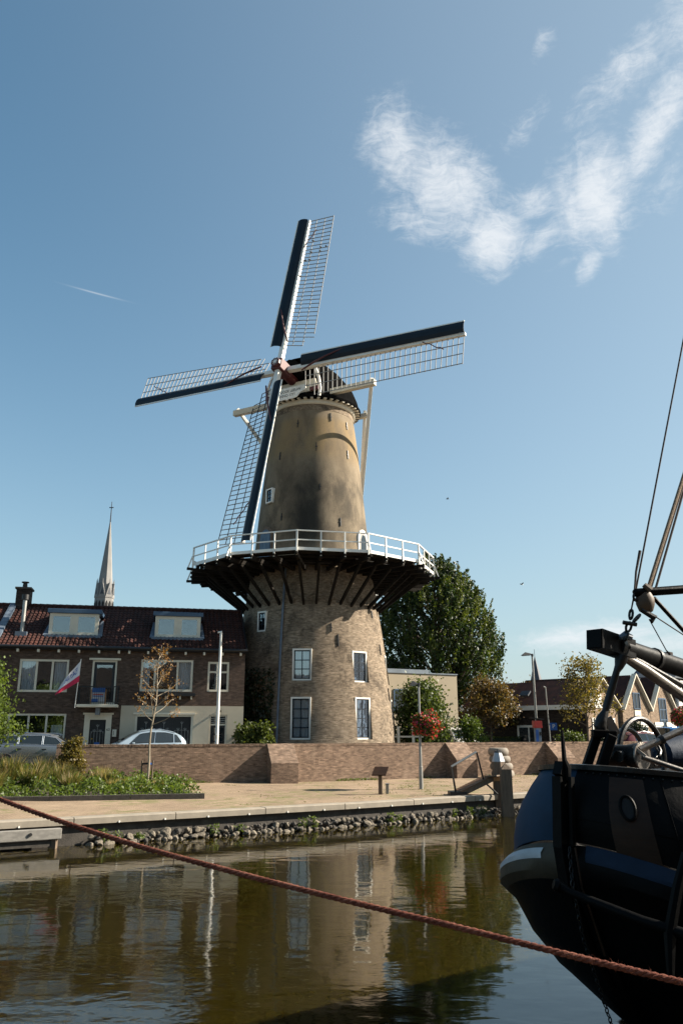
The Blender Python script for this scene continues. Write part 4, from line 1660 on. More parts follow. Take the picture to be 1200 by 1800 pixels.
def hwin(root, o_, s0, s1, z0, z1, **kw):
    M = TR((o_(s0) + o_(s1)) / 2, .075, z0) @ FLIP
    return window(root, M, s1 - s0, z1 - z0, **kw)


def flower_grille(parent, cx, z0, h, w_, M):
    """wrought-iron ornamental grille with fleur tops"""
    mb = MB()
    r_ = .012
    for k in (-2, -1, 0, 1, 2):
        x_ = cx + k * w_ / 4.4
        mb.tube([M @ Vector((x_, .02, z0)), M @ Vector((x_, .02, z0 + h * (.72 if abs(k) == 2 else .80 if abs(k) == 1 else 1.0)))], r_, 5)
        if abs(k) < 2:
            zt = z0 + h * (.80 if k else 1.0)
            mb.tube([M @ Vector((x_ - .07, .02, zt - .02)), M @ Vector((x_ - .02, .02, zt - .10)), M @ Vector((x_, .02, zt - .12)), M @ Vector((x_ + .02, .02, zt - .10)), M @ Vector((x_ + .07, .02, zt - .02))], r_, 5)
    mb.tube([M @ Vector((cx - w_ / 2.2, .02, z0)), M @ Vector((cx - w_ / 2.2, .02, z0 + h * .62)), M @ Vector((cx - w_ / 2.6, .02, z0 + h * .72)), M @ Vector((cx + w_ / 2.6, .02, z0 + h * .72)), M @ Vector((cx + w_ / 2.2, .02, z0 + h * .62)), M @ Vector((cx + w_ / 2.2, .02, z0))], r_, 5)
    mb.tube([M @ Vector((cx - w_ / 2.2, .02, z0)), M @ Vector((cx + w_ / 2.2, .02, z0))], r_, 5)
    return obj('iron_grille', mb, 'galvanised', parent)


# --- house with balcony
hb, ob = house(-12.3, -6.07, 'dark brown brick row house with small iron balcony, flag and red tiled roof',
               [(-10.97, -8.66, 3.42, 5.0), (-7.55, -6.36, 2.86, 5.0)], [(-11.25, -8.58, 1.12, 2.40), (-7.72, -6.44, 0.0, 2.36)], [(-9.92, -7.5)])
hwin(hb, ob, -10.97, -8.66, 3.42, 5.0, colx=[0, .33, .68, 1], rows=1, fmat='cream_paint', smat=None, fw=.10, bar=.10, curtain=[(0, .30, 0, 1), (.72, 1, 0, 1)])
hwin(hb, ob, -11.25, -8.58, 1.12, 2.40, colx=[0, .34, .67, 1], rows=1, fmat='cream_paint', smat=None, fw=.09, bar=.09, curtain=[(.76, .97, .04, .6)])
# balcony door
M = TR(ob(-6.955), .075, 2.86) @ FLIP
dr = window(hb, M, 1.19, 2.14, 1, 1, 'cream_paint', 'black_paint', fw=.09, sfw=.13, sill=False, name='balcony_door')
obj('door_head', MB().box(ob(-7.72), ob(-6.2), -.07, .05, 5.003, 5.10), 'cream_paint', hb)
# front door
M = TR(ob(-7.08), .075, 0) @ FLIP
fd = obj('front_door', MB().box(-.64, -.38, -.1, .10, 0, 2.36, M).box(.38, .64, -.1, .10, 0, 2.36, M).box(-.38, .38, -.1, .10, 2.12, 2.36, M), 'cream_paint', hb)
obj('door_leaf', MB().box(-.38, .38, -.06, .0, 0, 2.12, M), 'black_paint', fd)
flower_grille(fd, 0, .75, 1.15, .62, M)
obj('door_notice', MB().box(-.10, .14, .03, .036, .78, 1.06, M), 'sign_blue', fd)
obj('door_head', MB().box(ob(-7.80), ob(-6.36), -.06, .04, 2.363, 2.45), 'cream_paint', hb)
me = text_mesh('62', .17, .003)
me.transform(M @ TR(.51, .105, 1.65) @ Matrix(((1, 0, 0, 0), (0, 0, 1, 0), (0, 1, 0, 0), (0, 0, 0, 1))))
link('house_number', me, 'black_paint', fd)
mbx = obj('letter_box', MB().box(ob(-6.36), ob(-6.17), -.10, -.002, 1.32, 1.66), 'cream_paint', hb)
obj('letter_slot', MB().box(ob(-6.31), ob(-6.29), -.106, -.10, 1.40, 1.60), 'black_paint', mbx)
# balcony
bs = obj('balcony', MB().box(ob(-8.06), ob(-6.16), -.95, -.002, 2.70, 2.83), 'cream_paint', hb, bevel=.01)
obj('balcony_bracket', MB().prism([(ob(-7.2), 2.699), (ob(-7.0), 2.699), (ob(-7.0), 2.35), (ob(-7.2), 2.35)], -.5, -.003), 'zinc', bs)
rl = MB()
for p, q in (((-8.04, -.92), (-6.12, -.92)), ((-8.04, -.92), (-8.04, -.01)), ((-6.18, -.92), (-6.18, -.01))):
    rl.beam((ob(p[0]), p[1], 3.66), (ob(q[0]), q[1], 3.66), .05, .05)
    rl.beam((ob(p[0]), p[1], 2.93), (ob(q[0]), q[1], 2.93), .04, .03)
obj('balcony_rail', rl, 'black_paint', bs)
for i in range(20):
    x_ = -8.03 + 1.84 * i / 19
    obj('baluster', MB().beam((ob(x_), -.92, 2.83), (ob(x_), -.92, 3.64), .018, .018), 'black_paint', bs)
for i in range(8):
    for x_ in (-8.04, -6.18):
        obj('baluster', MB().beam((ob(x_), -.82 + i * .11, 2.83), (ob(x_), -.82 + i * .11, 3.64), .018, .018), 'black_paint', bs)
# chimney and flue
ch = obj('chimney', MB().box(ob(-12.15), ob(-11.45), 3.6, 4.5, 7.3, 9.05), 'dark_brick', hb, bevel=.02)
obj('chimney_crown', MB().box(ob(-12.22), ob(-11.38), 3.53, 4.57, 9.05, 9.15), 'dark_stone', ch)
obj('chimney_pot', MB().tube([(ob(-11.8), 4.0, 9.15), (ob(-11.8), 4.0, 9.42)], [.14, .11], 10).tube([(ob(-11.8), 4.0, 9.45), (ob(-11.8), 4.0, 9.50)], .20, 10), 'dark_stone', ch)
fl = obj('flue_pipe', MB().tube([(ob(-11.2), 1.0, 6.2), (ob(-11.2), 1.0, 8.05)], .10, 12), 'galvanised', hb, smooth=True)
obj('flue_cowl', MB().tube([(ob(-11.2), 1.0, 8.06), (ob(-11.2), 1.0, 8.32)], .17, 12), 'black_iron', fl, smooth=True)
obj('flue_flashing', MB().box(ob(-11.48), ob(-10.92), .72, 1.3, 6.08, 6.42), 'lead', fl)
obj('party_flashing', MB().beam((ob(-12.25), -.2, 5.75), (ob(-12.25), 3.9, 8.27), .34, .10), 'lead', hb)

# --- house with garage
hc, oc = house(-6.07, 0.0, 'brown brick row house with cream rendered ground floor and garage doors beside the mill',
               [(-5.20, -2.62, 3.50, 5.08), (-1.88, -.80, 3.52, 5.02)], [(-5.32, -2.50, 0, 2.38), (-1.70, -.82, 0, 2.38)], [(-4.66, -2.32)], end_right=True)
M = TR(0, -.02, 0)
pl = wall_open(MB(), -6.03, -.005, 0, 2.80, [(-5.32, -2.50, -.1, 2.38), (-1.70, -.82, -.1, 2.38)], y=-.035, rev=.05)
pl.box(-6.03, -.005, -.034, -.001, 2.80, 2.803)
obj('cream_plinth', pl, 'cream_render', hc)
hwin(hc, oc, -5.20, -2.62, 3.50, 5.08, colx=[0, .25, .72, 1], rows=1, fmat='cream_paint', smat=None, fw=.11, bar=.10, curtain=[(.75, 1, 0, 1), (0, .14, 0, 1)])
hwin(hc, oc, -1.88, -.80, 3.52, 5.02, cols=2, rowz=[0, .68, 1], fmat='cream_paint', smat=None, fw=.10, bar=.09)
obj('window_box', MB().box(-5.35, -2.45, -.30, -.003, 3.28, 3.42), 'black_paint', hc)
for x_ in (-5.2, -4.9, -4.6, -3.9, -3.2, -2.65):
    obj('bracket', MB().box(x_ - .04, x_ + .04, -.2, -.003, 3.12, 3.275), 'cream_paint', hc)
gd = obj('garage_door', MB().box(-5.32, -5.22, .0, .1, 0, 2.38).box(-2.60, -2.50, .0, .1, 0, 2.38).box(-5.22, -2.60, .0, .1, 2.28, 2.38), 'cream_paint', hc)
M = TR(0, .10, 0) @ FLIP
for i in range(3):
    x0 = -5.21 + i * .868
    obj('door_leaf', MB().box(x0, x0 + .86, -.06, .0, 0, 2.27, M), 'black_paint', gd)
    flower_grille(gd, x0 + .43, .55, 1.5, .74, M)
obj('door_head', MB().box(-5.42, -2.40, -.10, -.036, 2.383, 2.47), 'cream_paint', hc)
M = TR(-1.26, .075, 0) @ FLIP
sdr = obj('side_door', MB().box(-.44, -.36, -.1, .05, 0, 2.38, M).box(.36, .44, -.1, .05, 0, 2.38, M).box(-.36, .36, -.1, .05, 2.30, 2.38, M).box(-.36, .36, -.1, .03, 1.86, 1.94, M), 'cream_paint', hc)
obj('door_leaf', MB().box(-.36, .36, -.06, .0, 0, 1.86, M), 'black_paint', sdr)
for j in range(3):
    for i in (-1, 1):
        obj('pane', MB().box(i * .16 - .12, i * .16 + .12, .001, .008, .75 + j * .36, 1.04 + j * .36, M), 'car_glass', sdr)
obj('fanlight', MB().box(-.36, .36, -.04, -.03, 1.94, 2.30, M), 'car_glass', sdr)
for j in range(3):
    obj('fanlight_slat', MB().box(-.35, .35, -.028, -.005, 1.99 + j * .1, 2.03 + j * .1, M), 'galvanised', sdr)
obj('wall_lamp', MB().tube([(-1.2, -.05, 2.62), (-1.2, -.16, 2.55)], [.03, .07], 8), 'black_paint', hc)
obj('verge_board', MB().beam((.06, -.25, 5.62), (.06, 4.0, 8.25), .06, .16), 'black_paint', hc)

# --- neighbour at the far edge of the photo
hd, od = house(-20.0, -12.3, 'neighbouring brick row house at the edge, only its roof and wall corner showing', [(-18.2, -15.9, 3.42, 5.0)], [(-18.4, -15.8, 1.1, 2.4)], [], brickmat='house_brick')
hwin(hd, od, -18.2, -15.9, 3.42, 5.0, colx=[0, .33, .68, 1], rows=1, fmat='cream_paint', smat=None, fw=.10, bar=.10)
hwin(hd, od, -18.4, -15.8, 1.1, 2.4, colx=[0, .33, .68, 1], rows=1, fmat='cream_paint', smat=None, fw=.10, bar=.10)
obj('downpipe', MB().tube([(od(-12.5), -.10, 5.5), (od(-12.5), -.10, 0)], .06, 8), 'lead', hd)

# flag on the balcony
fb0 = HP + HT * -8.10 + HN * .98 + Vector((0, 0, 2.95))
fl = thing('flag', fb0, 'white flag with crimson band and blue lettering on a slanting balcony pole', 'flag')
fp1 = fb0 + Vector((.10, -.05, 2.0))
obj('flag_pole', MB().tube([fb0 - Vector((.02, 0, .3)), fp1], .02, 8), 'white_paint', fl, world=True, smooth=True)
nu, nv = 16, 10
vs, uvs = [], []
for j in range(nv + 1):
    for i in range(nu + 1):
        u, v = i / nu, j / nv
        top = fp1 - Vector((0, 0, .08)) + Vector((-.005, 0, -1.0)) * (1 - v)
        # cloth hangs back and down towards the left
        p = top + HT * (-1.05 * u) + Vector((0, 0, -1.05 * u * (.62 + .38 * v) + .0)) + HN * (.10 * math.sin(u * 9 + v * 3) * u + .05 * math.sin(v * 7) * u)
        p = p - HT * (-.25 * u * v)
        vs.append(tuple(p - fb0))
        uvs.append((u, v))
fs = [(j * (nu + 1) + i, j * (nu + 1) + i + 1, (j + 1) * (nu + 1) + i + 1, (j + 1) * (nu + 1) + i) for j in range(nv) for i in range(nu)]
me = bpy.data.meshes.new('flag_cloth')
me.from_pydata(vs, [], fs)
ul = me.uv_layers.new(name='UVMap')
for lp in me.loops:
    ul.data[lp.index].uv = uvs[lp.vertex_index]
me.polygons.foreach_set('use_smooth', [True] * len(me.polygons))
link('cloth', me, 'flag_cloth', fl)
# poster board on the balcony
pb0 = HP + HT * -7.10 + HN * .78 + Vector((0, 0, 2.83))
pb = thing('poster_board', pb0, 'small blue and white poster board with orange stakes standing on the balcony', 'poster', rz=HA)
obj('board', MB().box(-.30, .30, -.02, .02, .08, .78), 'ship_white', pb)
obj('blue_header', MB().box(-.30, .30, -.028, -.021, .56, .78), 'sign_blue', pb)
obj('blue_foot', MB().box(-.30, .0, -.028, -.021, .08, .26), 'sign_blue', pb)
for z_ in (.36, .44):
    obj('print_line', MB().box(-.24, .24, -.027, -.021, z_, z_ + .045), 'red_plastic' if z_ > .4 else 'sign_blue', pb)
for s in (-1, 1):
    obj('stake', MB().box(s * .34 - .03, s * .34 + .03, -.025, .025, .0, .70), 'orange_wood', pb)

# white flagpole between wall and houses
fpz = at(381, 1305, 40.2)
fpb = Vector((fpz.x, 40.2, STREET))
pr = thing('flagpole', fpb, 'bare white flagpole standing between the brick wall and the garage house', 'flagpole')
obj('pole', MB().tube([fpb, fpb + Vector((0, 0, 3)), fpb + Vector((0, 0, 6.35))], [.085, .078, .06], 12), 'white_paint', pr, world=True, smooth=True)
obj('pole_cap', MB().tube([fpb + Vector((-.16, 0, 6.36)), fpb + Vector((.05, 0, 6.40))], .045, 8), 'white_paint', pr, world=True, smooth=True)
obj('cleat', MB().box(-.04, .04, -.16, -.08, 1.25, 1.4), 'cream_paint', pr)

# ================================================================ CHURCH SPIRE far behind the roofs
sx, sy = at(183, 1060, 150).x, 150.0
sp0 = Vector((sx, sy, STREET))
spire = thing('church_spire', sp0, 'slender grey church spire with pointed gables and a cross behind the roofs', 'church')


def octring(r_, z, a0=22.5, n=8):
    return [Vector((r_ * math.sin(R(a0 + 360 / n * k)), -r_ * math.cos(R(a0 + 360 / n * k)), z)) for k in range(n)]


def oct_loft(prof, n=8):
    rs_ = [octring(r_, z, n=n) for r_, z in prof]
    mb = MB().grid(rs_, closed=True)
    mb.add([tuple(p) for p in rs_[-1]], [tuple(range(n))])
    return mb


obj('shaft', oct_loft([(1.80, 0), (1.80, 23.2)]), 'spire_stone', spire)
for k in range(8):
    for s in (-1, 1):
        a = R(45 * k + s * 9.5)
        M = RZ(R(45 * k))
        obj('bell_opening', MB().prism([(s * .33 - .20, 23.4), (s * .33 + .20, 23.4), (s * .33 + .20, 25.0), (s * .33, 25.5), (s * .33 - .20, 25.0)], -1.71, -1.62, M), 'room', spire)
obj('belfry', oct_loft([(1.76, 23.2), (1.76, 26.0), (1.86, 26.1), (1.86, 26.3)]), 'spire_stone', spire)
for k in range(8):
    M = RZ(R(45 * k))
    gbl = obj('gable', MB().prism([(-.66, 26.3), (.66, 26.3), (0, 28.9)], -1.74, -.9, M), 'spire_stone', spire)
    obj('gable_louvre', MB().prism([(-.34, 26.7), (.34, 26.7), (0, 27.9)], -1.78, -1.73, M), 'slate', gbl)
    obj('finial', MB().tube([M @ Vector((0, -1.65, 28.8)), M @ Vector((0, -1.65, 29.7))], [.09, .03], 6), 'spire_stone', gbl)
obj('spire', oct_loft([(1.62, 26.2), (1.48, 27.4), (.10, 41.2)]), 'spire_stone', spire)
obj('needle', MB().tube([(0, 0, 41.0), (0, 0, 45.2)], [.13, .06], 6), 'slate', spire)
obj('cross', MB().beam((-.42, 0, 44.0), (.42, 0, 44.0), .14, .16), 'slate', spire)

# second spire on the right horizon
p = at(943, 1215, 230)
s2 = thing('distant_spire', (p.x, 230, STREET), 'tiny slate church spire on the horizon behind the street lamp', 'church')
obj('tower', MB().box(-1.7, 1.7, -1.7, 1.7, 0, 14.2), 'dark_brick', s2)
obj('spire', oct_loft([(2.0, 14.0), (.06, 22.5)]), 'slate', s2)
obj('needle', MB().tube([(0, 0, 22.3), (0, 0, 24.5)], .06, 5), 'slate', s2)

# ================================================================ buildings on the right
# beige flat-roofed block behind the mill
p = at(806, 1290, 54)
bb = thing('flat_roofed_building', (p.x, 54, STREET), 'beige rendered flat-roofed building between the mill and the brown tree', 'building', rz=R(27))
obj('wall', MB().box(-6.0, 0, 0, 4, 1.35, 5.2), 'beige_render', bb)
obj('wall', MB().box(-6.0, -.4, .3, 4, 0, 1.35), 'tan_brick', bb)
obj('parapet', MB().box(-6.05, -2.2, -.05, 4.05, 5.202, 5.46).box(-2.19, .05, -.05, 4.05, 5.202, 5.27), 'zinc', bb)
for i in range(2):
    M = TR(-4.3 + i * 2.0, .0, 2.8) @ FLIP
    window(bb, M, 1.2, 1.4, 1, 1, 'steel_blue', None, fw=.08, depth=.0, bar=.05)
obj('canopy', MB().box(-.9, .2, -.8, .0, 1.36, 1.52), 'concrete', bb)

# low dark garage further right
p = at(925, 1290, 62)
dg_ = thing('dark_shed', (p.x, 62, STREET), 'low dark flat-roofed shed behind the brown trees', 'shed')
obj('wall', MB().box(-5.2, .5, 0, 6, 0, 3.0), 'dark_brick', dg_)
obj('roof_edge', MB().box(-5.3, .6, -.12, 6, 3.002, 3.2), 'slate', dg_)
obj('door', MB().box(-4.9, -3.2, -.06, -.002, 0, 2.5), 'steel_blue', dg_)
M = TR(-1.9, .0, .2) @ FLIP
window(dg_, M, .8, 2.2, 1, 2, 'cream_paint', None, fw=.07, depth=0, bar=.05)
M = TR(-1.0, .0, .2) @ FLIP
window(dg_, M, .7, 2.2, 1, 2, 'cream_paint', None, fw=.07, depth=0, bar=.05)

# corner house with red roof: shaded side wall towards us, gabled fronts lit
FA = R(46.0)
p = at(1032, 1290, 53)
CR = Vector((p.x, 53, STREET))
CT = Vector((math.cos(FA), math.sin(FA), 0))
hcorner = thing('corner_house', CR, 'low corner house with long red tiled roof and white eaves board beside the golden tree', 'house', rz=FA)
# local x along the lit front, y back to the left
DEP = 9.5
FRW = 4.6
mb = MB()
mb.box(0, FRW, 0, DEP, 0, 3.15)
obj('wall', mb, 'tan_brick', hcorner)
obj('shaded_side_wall', MB().box(-.06, -.003, .0, DEP, 0, 3.15), 'dark_brick', hcorner)  # dark brick skin puts the shade of this side into its colour
obj('roof', MB().prism([(-.25, 3.12), (FRW + .25, 3.12), (FRW / 2, 5.0)], .0, DEP + .2), 'roof_tile', hcorner)
obj('eaves_board', MB().box(-.30, -.22, -.1, DEP + .25, 2.98, 3.28), 'white_paint', hcorner)
obj('gable', MB().prism([(.0, 3.15), (FRW, 3.15), (FRW / 2, 4.95)], -.02, -.002), 'tan_brick', hcorner)
for s in (-1, 1):
    obj('barge_board', MB().beam((FRW / 2 + s * (FRW / 2 + .28), -.12, 3.02), (FRW / 2 + s * .0, -.12, 5.06), .07, .30, up=(0, -1, 0)), 'cream_paint', hcorner)
for x_, w_ in ((1.3, 1.2), (3.3, 1.2)):
    M = TR(x_, -.01, .7) @ FLIP
    window(hcorner, M, w_, 1.75, 2, 2, 'white_paint', None, fw=.10, depth=0, bar=.06)
obj('white_panel', MB().box(1.2, 2.2, -.06, -.022, 3.1, 4.0), 'white_paint', hcorner)
# door and roof light in the side wall
Ms = Matrix(((0, -1, 0, -.063), (1, 0, 0, 3.4), (0, 0, 1, .0), (0, 0, 0, 1)))
sdw = obj('side_window', MB().box(-.13, -.064, 3.3, 5.1, .2, 2.0), 'white_paint', hcorner)
obj('pane', MB().box(-.14, -.132, 3.45, 4.15, .35, 1.85), 'car_glass', sdw)
obj('pane', MB().box(-.14, -.132, 4.25, 4.95, .35, 1.85), 'car_glass', sdw)
obj('roof_light', MB().beam((.9, 4.6, 4.15), (.9, 5.3, 4.15), .5, .10, up=(-.63, 0, .77)), 'slate', hcorner)


def gable_house(s0, wd, eav, rid, label, hatch=False):
    base = CR + CT * s0
    h = thing('gabled_house', base, label, 'house', 'gabled houses along the street', rz=FA)
    obj('wall', MB().box(0.003, wd - .003, -.25, 8, 0, eav), 'tan_brick', h)
    obj('gable', MB().prism([(0, eav), (wd, eav), (wd / 2, rid)], -.25, -.05), 'tan_brick', h)
    obj('roof', MB().prism([(-.1, eav + .02), (wd + .1, eav + .02), (wd / 2, rid + .08)], -.04, 8.5), 'roof_tile', h)
    for s in (-1, 1):
        obj('barge_board', MB().beam((wd / 2 + s * (wd / 2 + .10), -.33, eav - .12), (wd / 2, -.33, rid + .14), .09, .34, up=(0, -1, 0)), 'cream_paint', h)
    M = TR(wd / 2 + .1, -.24, eav - .05) @ FLIP
    if hatch:
        window(h, M, 1.1, 1.15, 2, 1, 'steel_blue', None, fw=.06, depth=0, bar=.06)
        obj('panel', MB().box(wd / 2 - .4, wd / 2 + .6, -.30, -.252, eav - 1.9, eav - .12), 'cream_paint', h)
    else:
        window(h, TR(wd / 2, -.24, eav - 1.5) @ FLIP, 1.3, 2.4, 2, 3, 'steel_blue', None, fw=.10, depth=0, bar=.07)
    for x_ in (wd * .27, wd * .73):
        M = TR(x_, -.24, .5) @ FLIP
        window(h, M, 1.1, 1.5, 1, 2, 'white_paint', None, fw=.09, depth=0, bar=.05)
        obj('lintel', MB().box(x_ - .7, x_ + .7, -.33, -.252, 2.02, 2.25), 'white_paint', h)
    return h


gable_house(4.75, 4.4, 3.15, 5.4, 'gabled brick house with pale plank hatch under its attic window', True)
gable_house(9.20, 4.4, 3.1, 5.5, 'second gabled brick house with tall dark window, beside the dark building')
# dark taller building at the right edge
db = thing('dark_brick_building', CR + CT * 13.9, 'tall dark brick building with white bands at the right edge behind the rigging', 'building', rz=FA)
obj('wall', MB().box(0, 9, -.3, 3, 0, 5.6), 'dark_brick', db)
for z_ in (1.9, 3.5):
    obj('white_band', MB().box(-.02, 9.02, -.36, -.303, z_, z_ + .32), 'white_paint', db)
obj('roof', MB().prism([(-.2, 5.602), (9.2, 5.602), (6.5, 7.0), (2.5, 7.0)], -.45, 3.2), 'slate', db)
obj('corner_pipe', MB().tube([(.1, -.36, .2), (.1, -.36, 5.5)], .14, 8), 'zinc', db)
for i in range(3):
    window(db, TR(1.8 + i * 2.5, -.29, 3.85) @ FLIP, 1.2, 1.6, 2, 2, 'white_paint', None, fw=.10, depth=0, bar=.06)
obj('chimney', MB().box(3.0, 3.7, 1, 1.7, 6.0, 7.9), 'dark_brick', db)

# ================================================================ TREES


def limb_tree(root, base, height, trunk_r, spread, nb, mat='bark', bend=.15, start=.35, seed=0, up=.7, sub=True):
    """trunk with tapering limbs; returns branch tip points (world)"""
    rs_ = random.Random(seed)
    tips = []
    mb = MB()
    pts = []
    n = 7
    dx_, dy_ = rs_.uniform(-bend, bend), rs_.uniform(-bend, bend)
    for i in range(n + 1):
        f = i / n
        pts.append(base + Vector((dx_ * f * height * .3 + rs_.uniform(-.03, .03) * f, dy_ * f * height * .3, height * f)))
    mb.tube(pts, [trunk_r * (1 - .85 * i / n) for i in range(n + 1)], 8)
    obj('trunk', mb, mat, root, smooth=True, world=True)
    lb = MB()
    for b_ in range(nb):
        f = start + (1 - start) * (b_ + .5) / nb
        i = min(n - 1, int(f * n))
        p0 = pts[i].lerp(pts[i + 1], f * n - i)
        a = b_ * 2.4 + rs_.uniform(-.4, .4)
        ln = spread * (1.15 - .75 * (f - start) / (1 - start)) * rs_.uniform(.75, 1.1)
        d = Vector((math.cos(a), math.sin(a), up * rs_.uniform(.7, 1.3))).normalized()
        q = [p0, p0 + d * ln * .5 + Vector((0, 0, -.02 * ln)), p0 + d * ln + Vector((0, 0, .08 * ln))]
        r0 = trunk_r * (1 - .8 * f) * .6
        lb.tube(q, [r0, r0 * .6, r0 * .2], 6)
        tips += [q[1], q[2], q[1].lerp(q[2], .5)]
        if sub:
            for s in range(4):
                pp0 = q[0].lerp(q[2], rs_.uniform(.35, .9))
                d2 = (d + Vector((rs_.uniform(-.9, .9), rs_.uniform(-.9, .9), rs_.uniform(-.1, .7)))).normalized()
                e = pp0 + d2 * ln * rs_.uniform(.25, .5)
                lb.tube([pp0, e], [r0 * .4, r0 * .12], 5)
                tips += [e, pp0.lerp(e, .5)]
    obj('limbs', lb, mat, root, smooth=True, world=True)
    return tips


def crown(root, tips, per, sig, size, mat, seed=0, upb=0.0, aspect=1.6, name='crown', squash=.8):
    rs_ = np.random.default_rng(seed)
    t0 = root_loc(root)
    P_ = []
    for tp_ in tips:
        k_ = int(per * rs_.uniform(.5, 1.4))
        q = rs_.normal(size=(k_, 3)) * sig * rs_.uniform(.6, 1.25)
        q[:, 2] *= squash
        P_.append(q + np.array(tp_ - t0))
    return leaf_mesh(name, np.concatenate(P_), size, mat, root, updir=(0, 0, 1) if upb else None, upb=upb, aspect=aspect)


# big upright tree behind the mill
p = at(770, 1290, 64.5)
tb = Vector((p.x, 64.5, STREET))
bt_ = thing('large_tree', tb, 'large dense dark green tree with upright sprays behind the mill', 'tree')
rs = random.Random(5)
mb = MB().tube([tb, tb + Vector((.1, 0, 3)), tb + Vector((0, .1, 9)), tb + Vector((0, 0, 14))], [.45, .36, .2, .05], 10)
obj('trunk', mb, 'bark', bt_, smooth=True, world=True)
lb = MB()
PD, PT = [], []
CH = 15.0


def env(z):
    """crown radius over height above street"""
    f = (z - 3.0) / (CH - 3.0)
    if f < 0 or f > 1:
        return 0
    return 5.15 * (min(1, f / .16) ** .6) * (1 - max(0, (f - .30) / .70) ** 1.9) ** .75


for i in range(470):
    z = rs.uniform(3.2, CH - .4)
    r_ = env(z) * math.sqrt(rs.uniform(.12, 1.0))
    a = rs.uniform(0, 2 * PI)
    c0 = tb + Vector((r_ * math.cos(a), r_ * math.sin(a), z))
    # spray rising and leaning outward
    ln = rs.uniform(1.0, 2.2)
    dr_ = Vector((math.cos(a) * .38, math.sin(a) * .38, 1.0)).normalized()
    if rs.random() < .45:
        lb.tube([tb + Vector((0, 0, max(2.2, z - r_ * 1.0))), c0, c0 + dr_ * ln * .6], [.07, .04, .012], 5)
    nn = 95
    for j in range(nn):
        f = rs.random()
        q = c0 + dr_ * ln * (f - .35) + Vector((rs.gauss(0, 1), rs.gauss(0, 1), rs.gauss(0, .7))) * (.30 * (1.05 - f * .8))
        PD.append(tuple(q - tb))
obj('limbs', lb, 'bark', bt_, smooth=True, world=True)
leaf_mesh('crown', PD, .24, 'leaf_dark', bt_, updir=(0, 0, 1), upb=.35)
# upright yellow-green tips, brighter than the inner crown
for i in range(430):
    z = rs.uniform(4.2, CH - .9)
    a = rs.uniform(0, 2 * PI)
    r_ = env(z) * rs.uniform(.84, 1.0)
    c0 = tb + Vector((r_ * math.cos(a), r_ * math.sin(a), z))
    ln = rs.uniform(.8, 1.7)
    dr_ = Vector((math.cos(a) * .30, math.sin(a) * .30, 1.0)).normalized()
    for j in range(56):
        f = rs.random()
        q = c0 + dr_ * ln * f + Vector((rs.gauss(0, 1), rs.gauss(0, 1), 0)) * (.19 * (1.05 - f))
        PT.append(tuple(q - tb))
leaf_mesh('crown_tips', PT, .19, 'leaf_mid', bt_, updir=(0, 0, 1), upb=.5, aspect=2.0)


def small_tree(px, py, Y, h, r_, cz, mat, label, seed, per=70, sig=.35, size=.15, trunk=.09, nb=16, bark='bark', start=.35, name='street_tree', up=.6, squash=.8):
    p_ = at(px, py, Y)
    b0 = Vector((p_.x, Y, STREET))
    t = thing(name, b0, label, 'tree', 'street trees')
    tips = limb_tree(t, b0, h, trunk, r_, nb, bark, seed=seed, start=start, up=up)
    crown(t, tips, per, sig, size, mat, seed, squash=squash)
    return t


small_tree(742, 1300, 48.5, 4.0, 1.38, 0, 'leaf_green', 'round green tree in front of the beige building behind the flower basket', 21, per=62, sig=.40, size=.17, nb=22, start=.14, up=.25)
small_tree(862, 1300, 56, 4.5, 1.75, 0, 'leaf_brown', 'bronze brown leaved tree with clear trunk behind the brick wall', 22, per=46, sig=.36, size=.17, nb=18, start=.36, up=.35)
small_tree(916, 1300, 60, 4.4, 1.5, 0, 'leaf_brown', 'smaller browning tree between the bronze tree and the tall street lamp', 23, per=30, sig=.36, size=.17, nb=14, start=.45, up=.4)
small_tree(1033, 1300, 49.5, 5.4, 1.85, 0, 'leaf_gold', 'sparse golden leaved tree in front of the corner house', 24, per=19, sig=.30, size=.15, nb=20, start=.30, up=.75)
small_tree(828, 1300, 48.5, 2.1, .75, 0, 'leaf_bright', 'small yellow green sapling just behind the wall beside the parked van', 25, per=24, sig=.22, size=.13, nb=12, trunk=.04, start=.3)
small_tree(-58, 1300, 30.5, 3.9, 1.25, 0, 'leaf_bright', 'leafy bright green tree reaching in at the left edge of the photo', 26, per=70, sig=.26, size=.12, nb=22, start=.2, up=.30)
p = at(1010, 1300, 51)
# greenery at the foot of the corner house
for px_, Y_, hgt, wd_, lab, mt_ in ((1000, 51.5, 1.1, 1.3, 'tangled green shrub at the foot of the corner house', 'leaf_green'), (1058, 52.0, 1.4, .9, 'dark climbing shrub against the corner house front', 'leaf_ivy'),
                                   (1118, 55.5, 1.9, 1.4, 'dark leafy bush in front of the second gabled house', 'leaf_ivy')):
    q = at(px_, 1300, Y_)
    b0 = Vector((q.x, Y_, STREET))
    s = thing('shrub', b0, lab, 'shrub')
    tips = limb_tree(s, b0, hgt, .04, wd_ * .6, 12, 'bark', seed=int(px_), start=.1)
    crown(s, tips, 34, .22, .13, mt_, int(px_))
# clipped hedge
q = at(882, 1300, 56.5)
hg = thing('clipped_hedge', (q.x, 56.5, STREET), 'low clipped green hedge block behind the wall under the bronze tree', 'hedge')
P = [(random.uniform(-1.25, 1.25), random.uniform(-.5, .5), random.uniform(.1, 1.25)) for i in range(3800)]
leaf_mesh('foliage', P, .11, 'leaf_green', hg)
obj('core', MB().box(-1.15, 1.15, -.42, .42, 0, 1.15), 'leaf_ivy', hg)
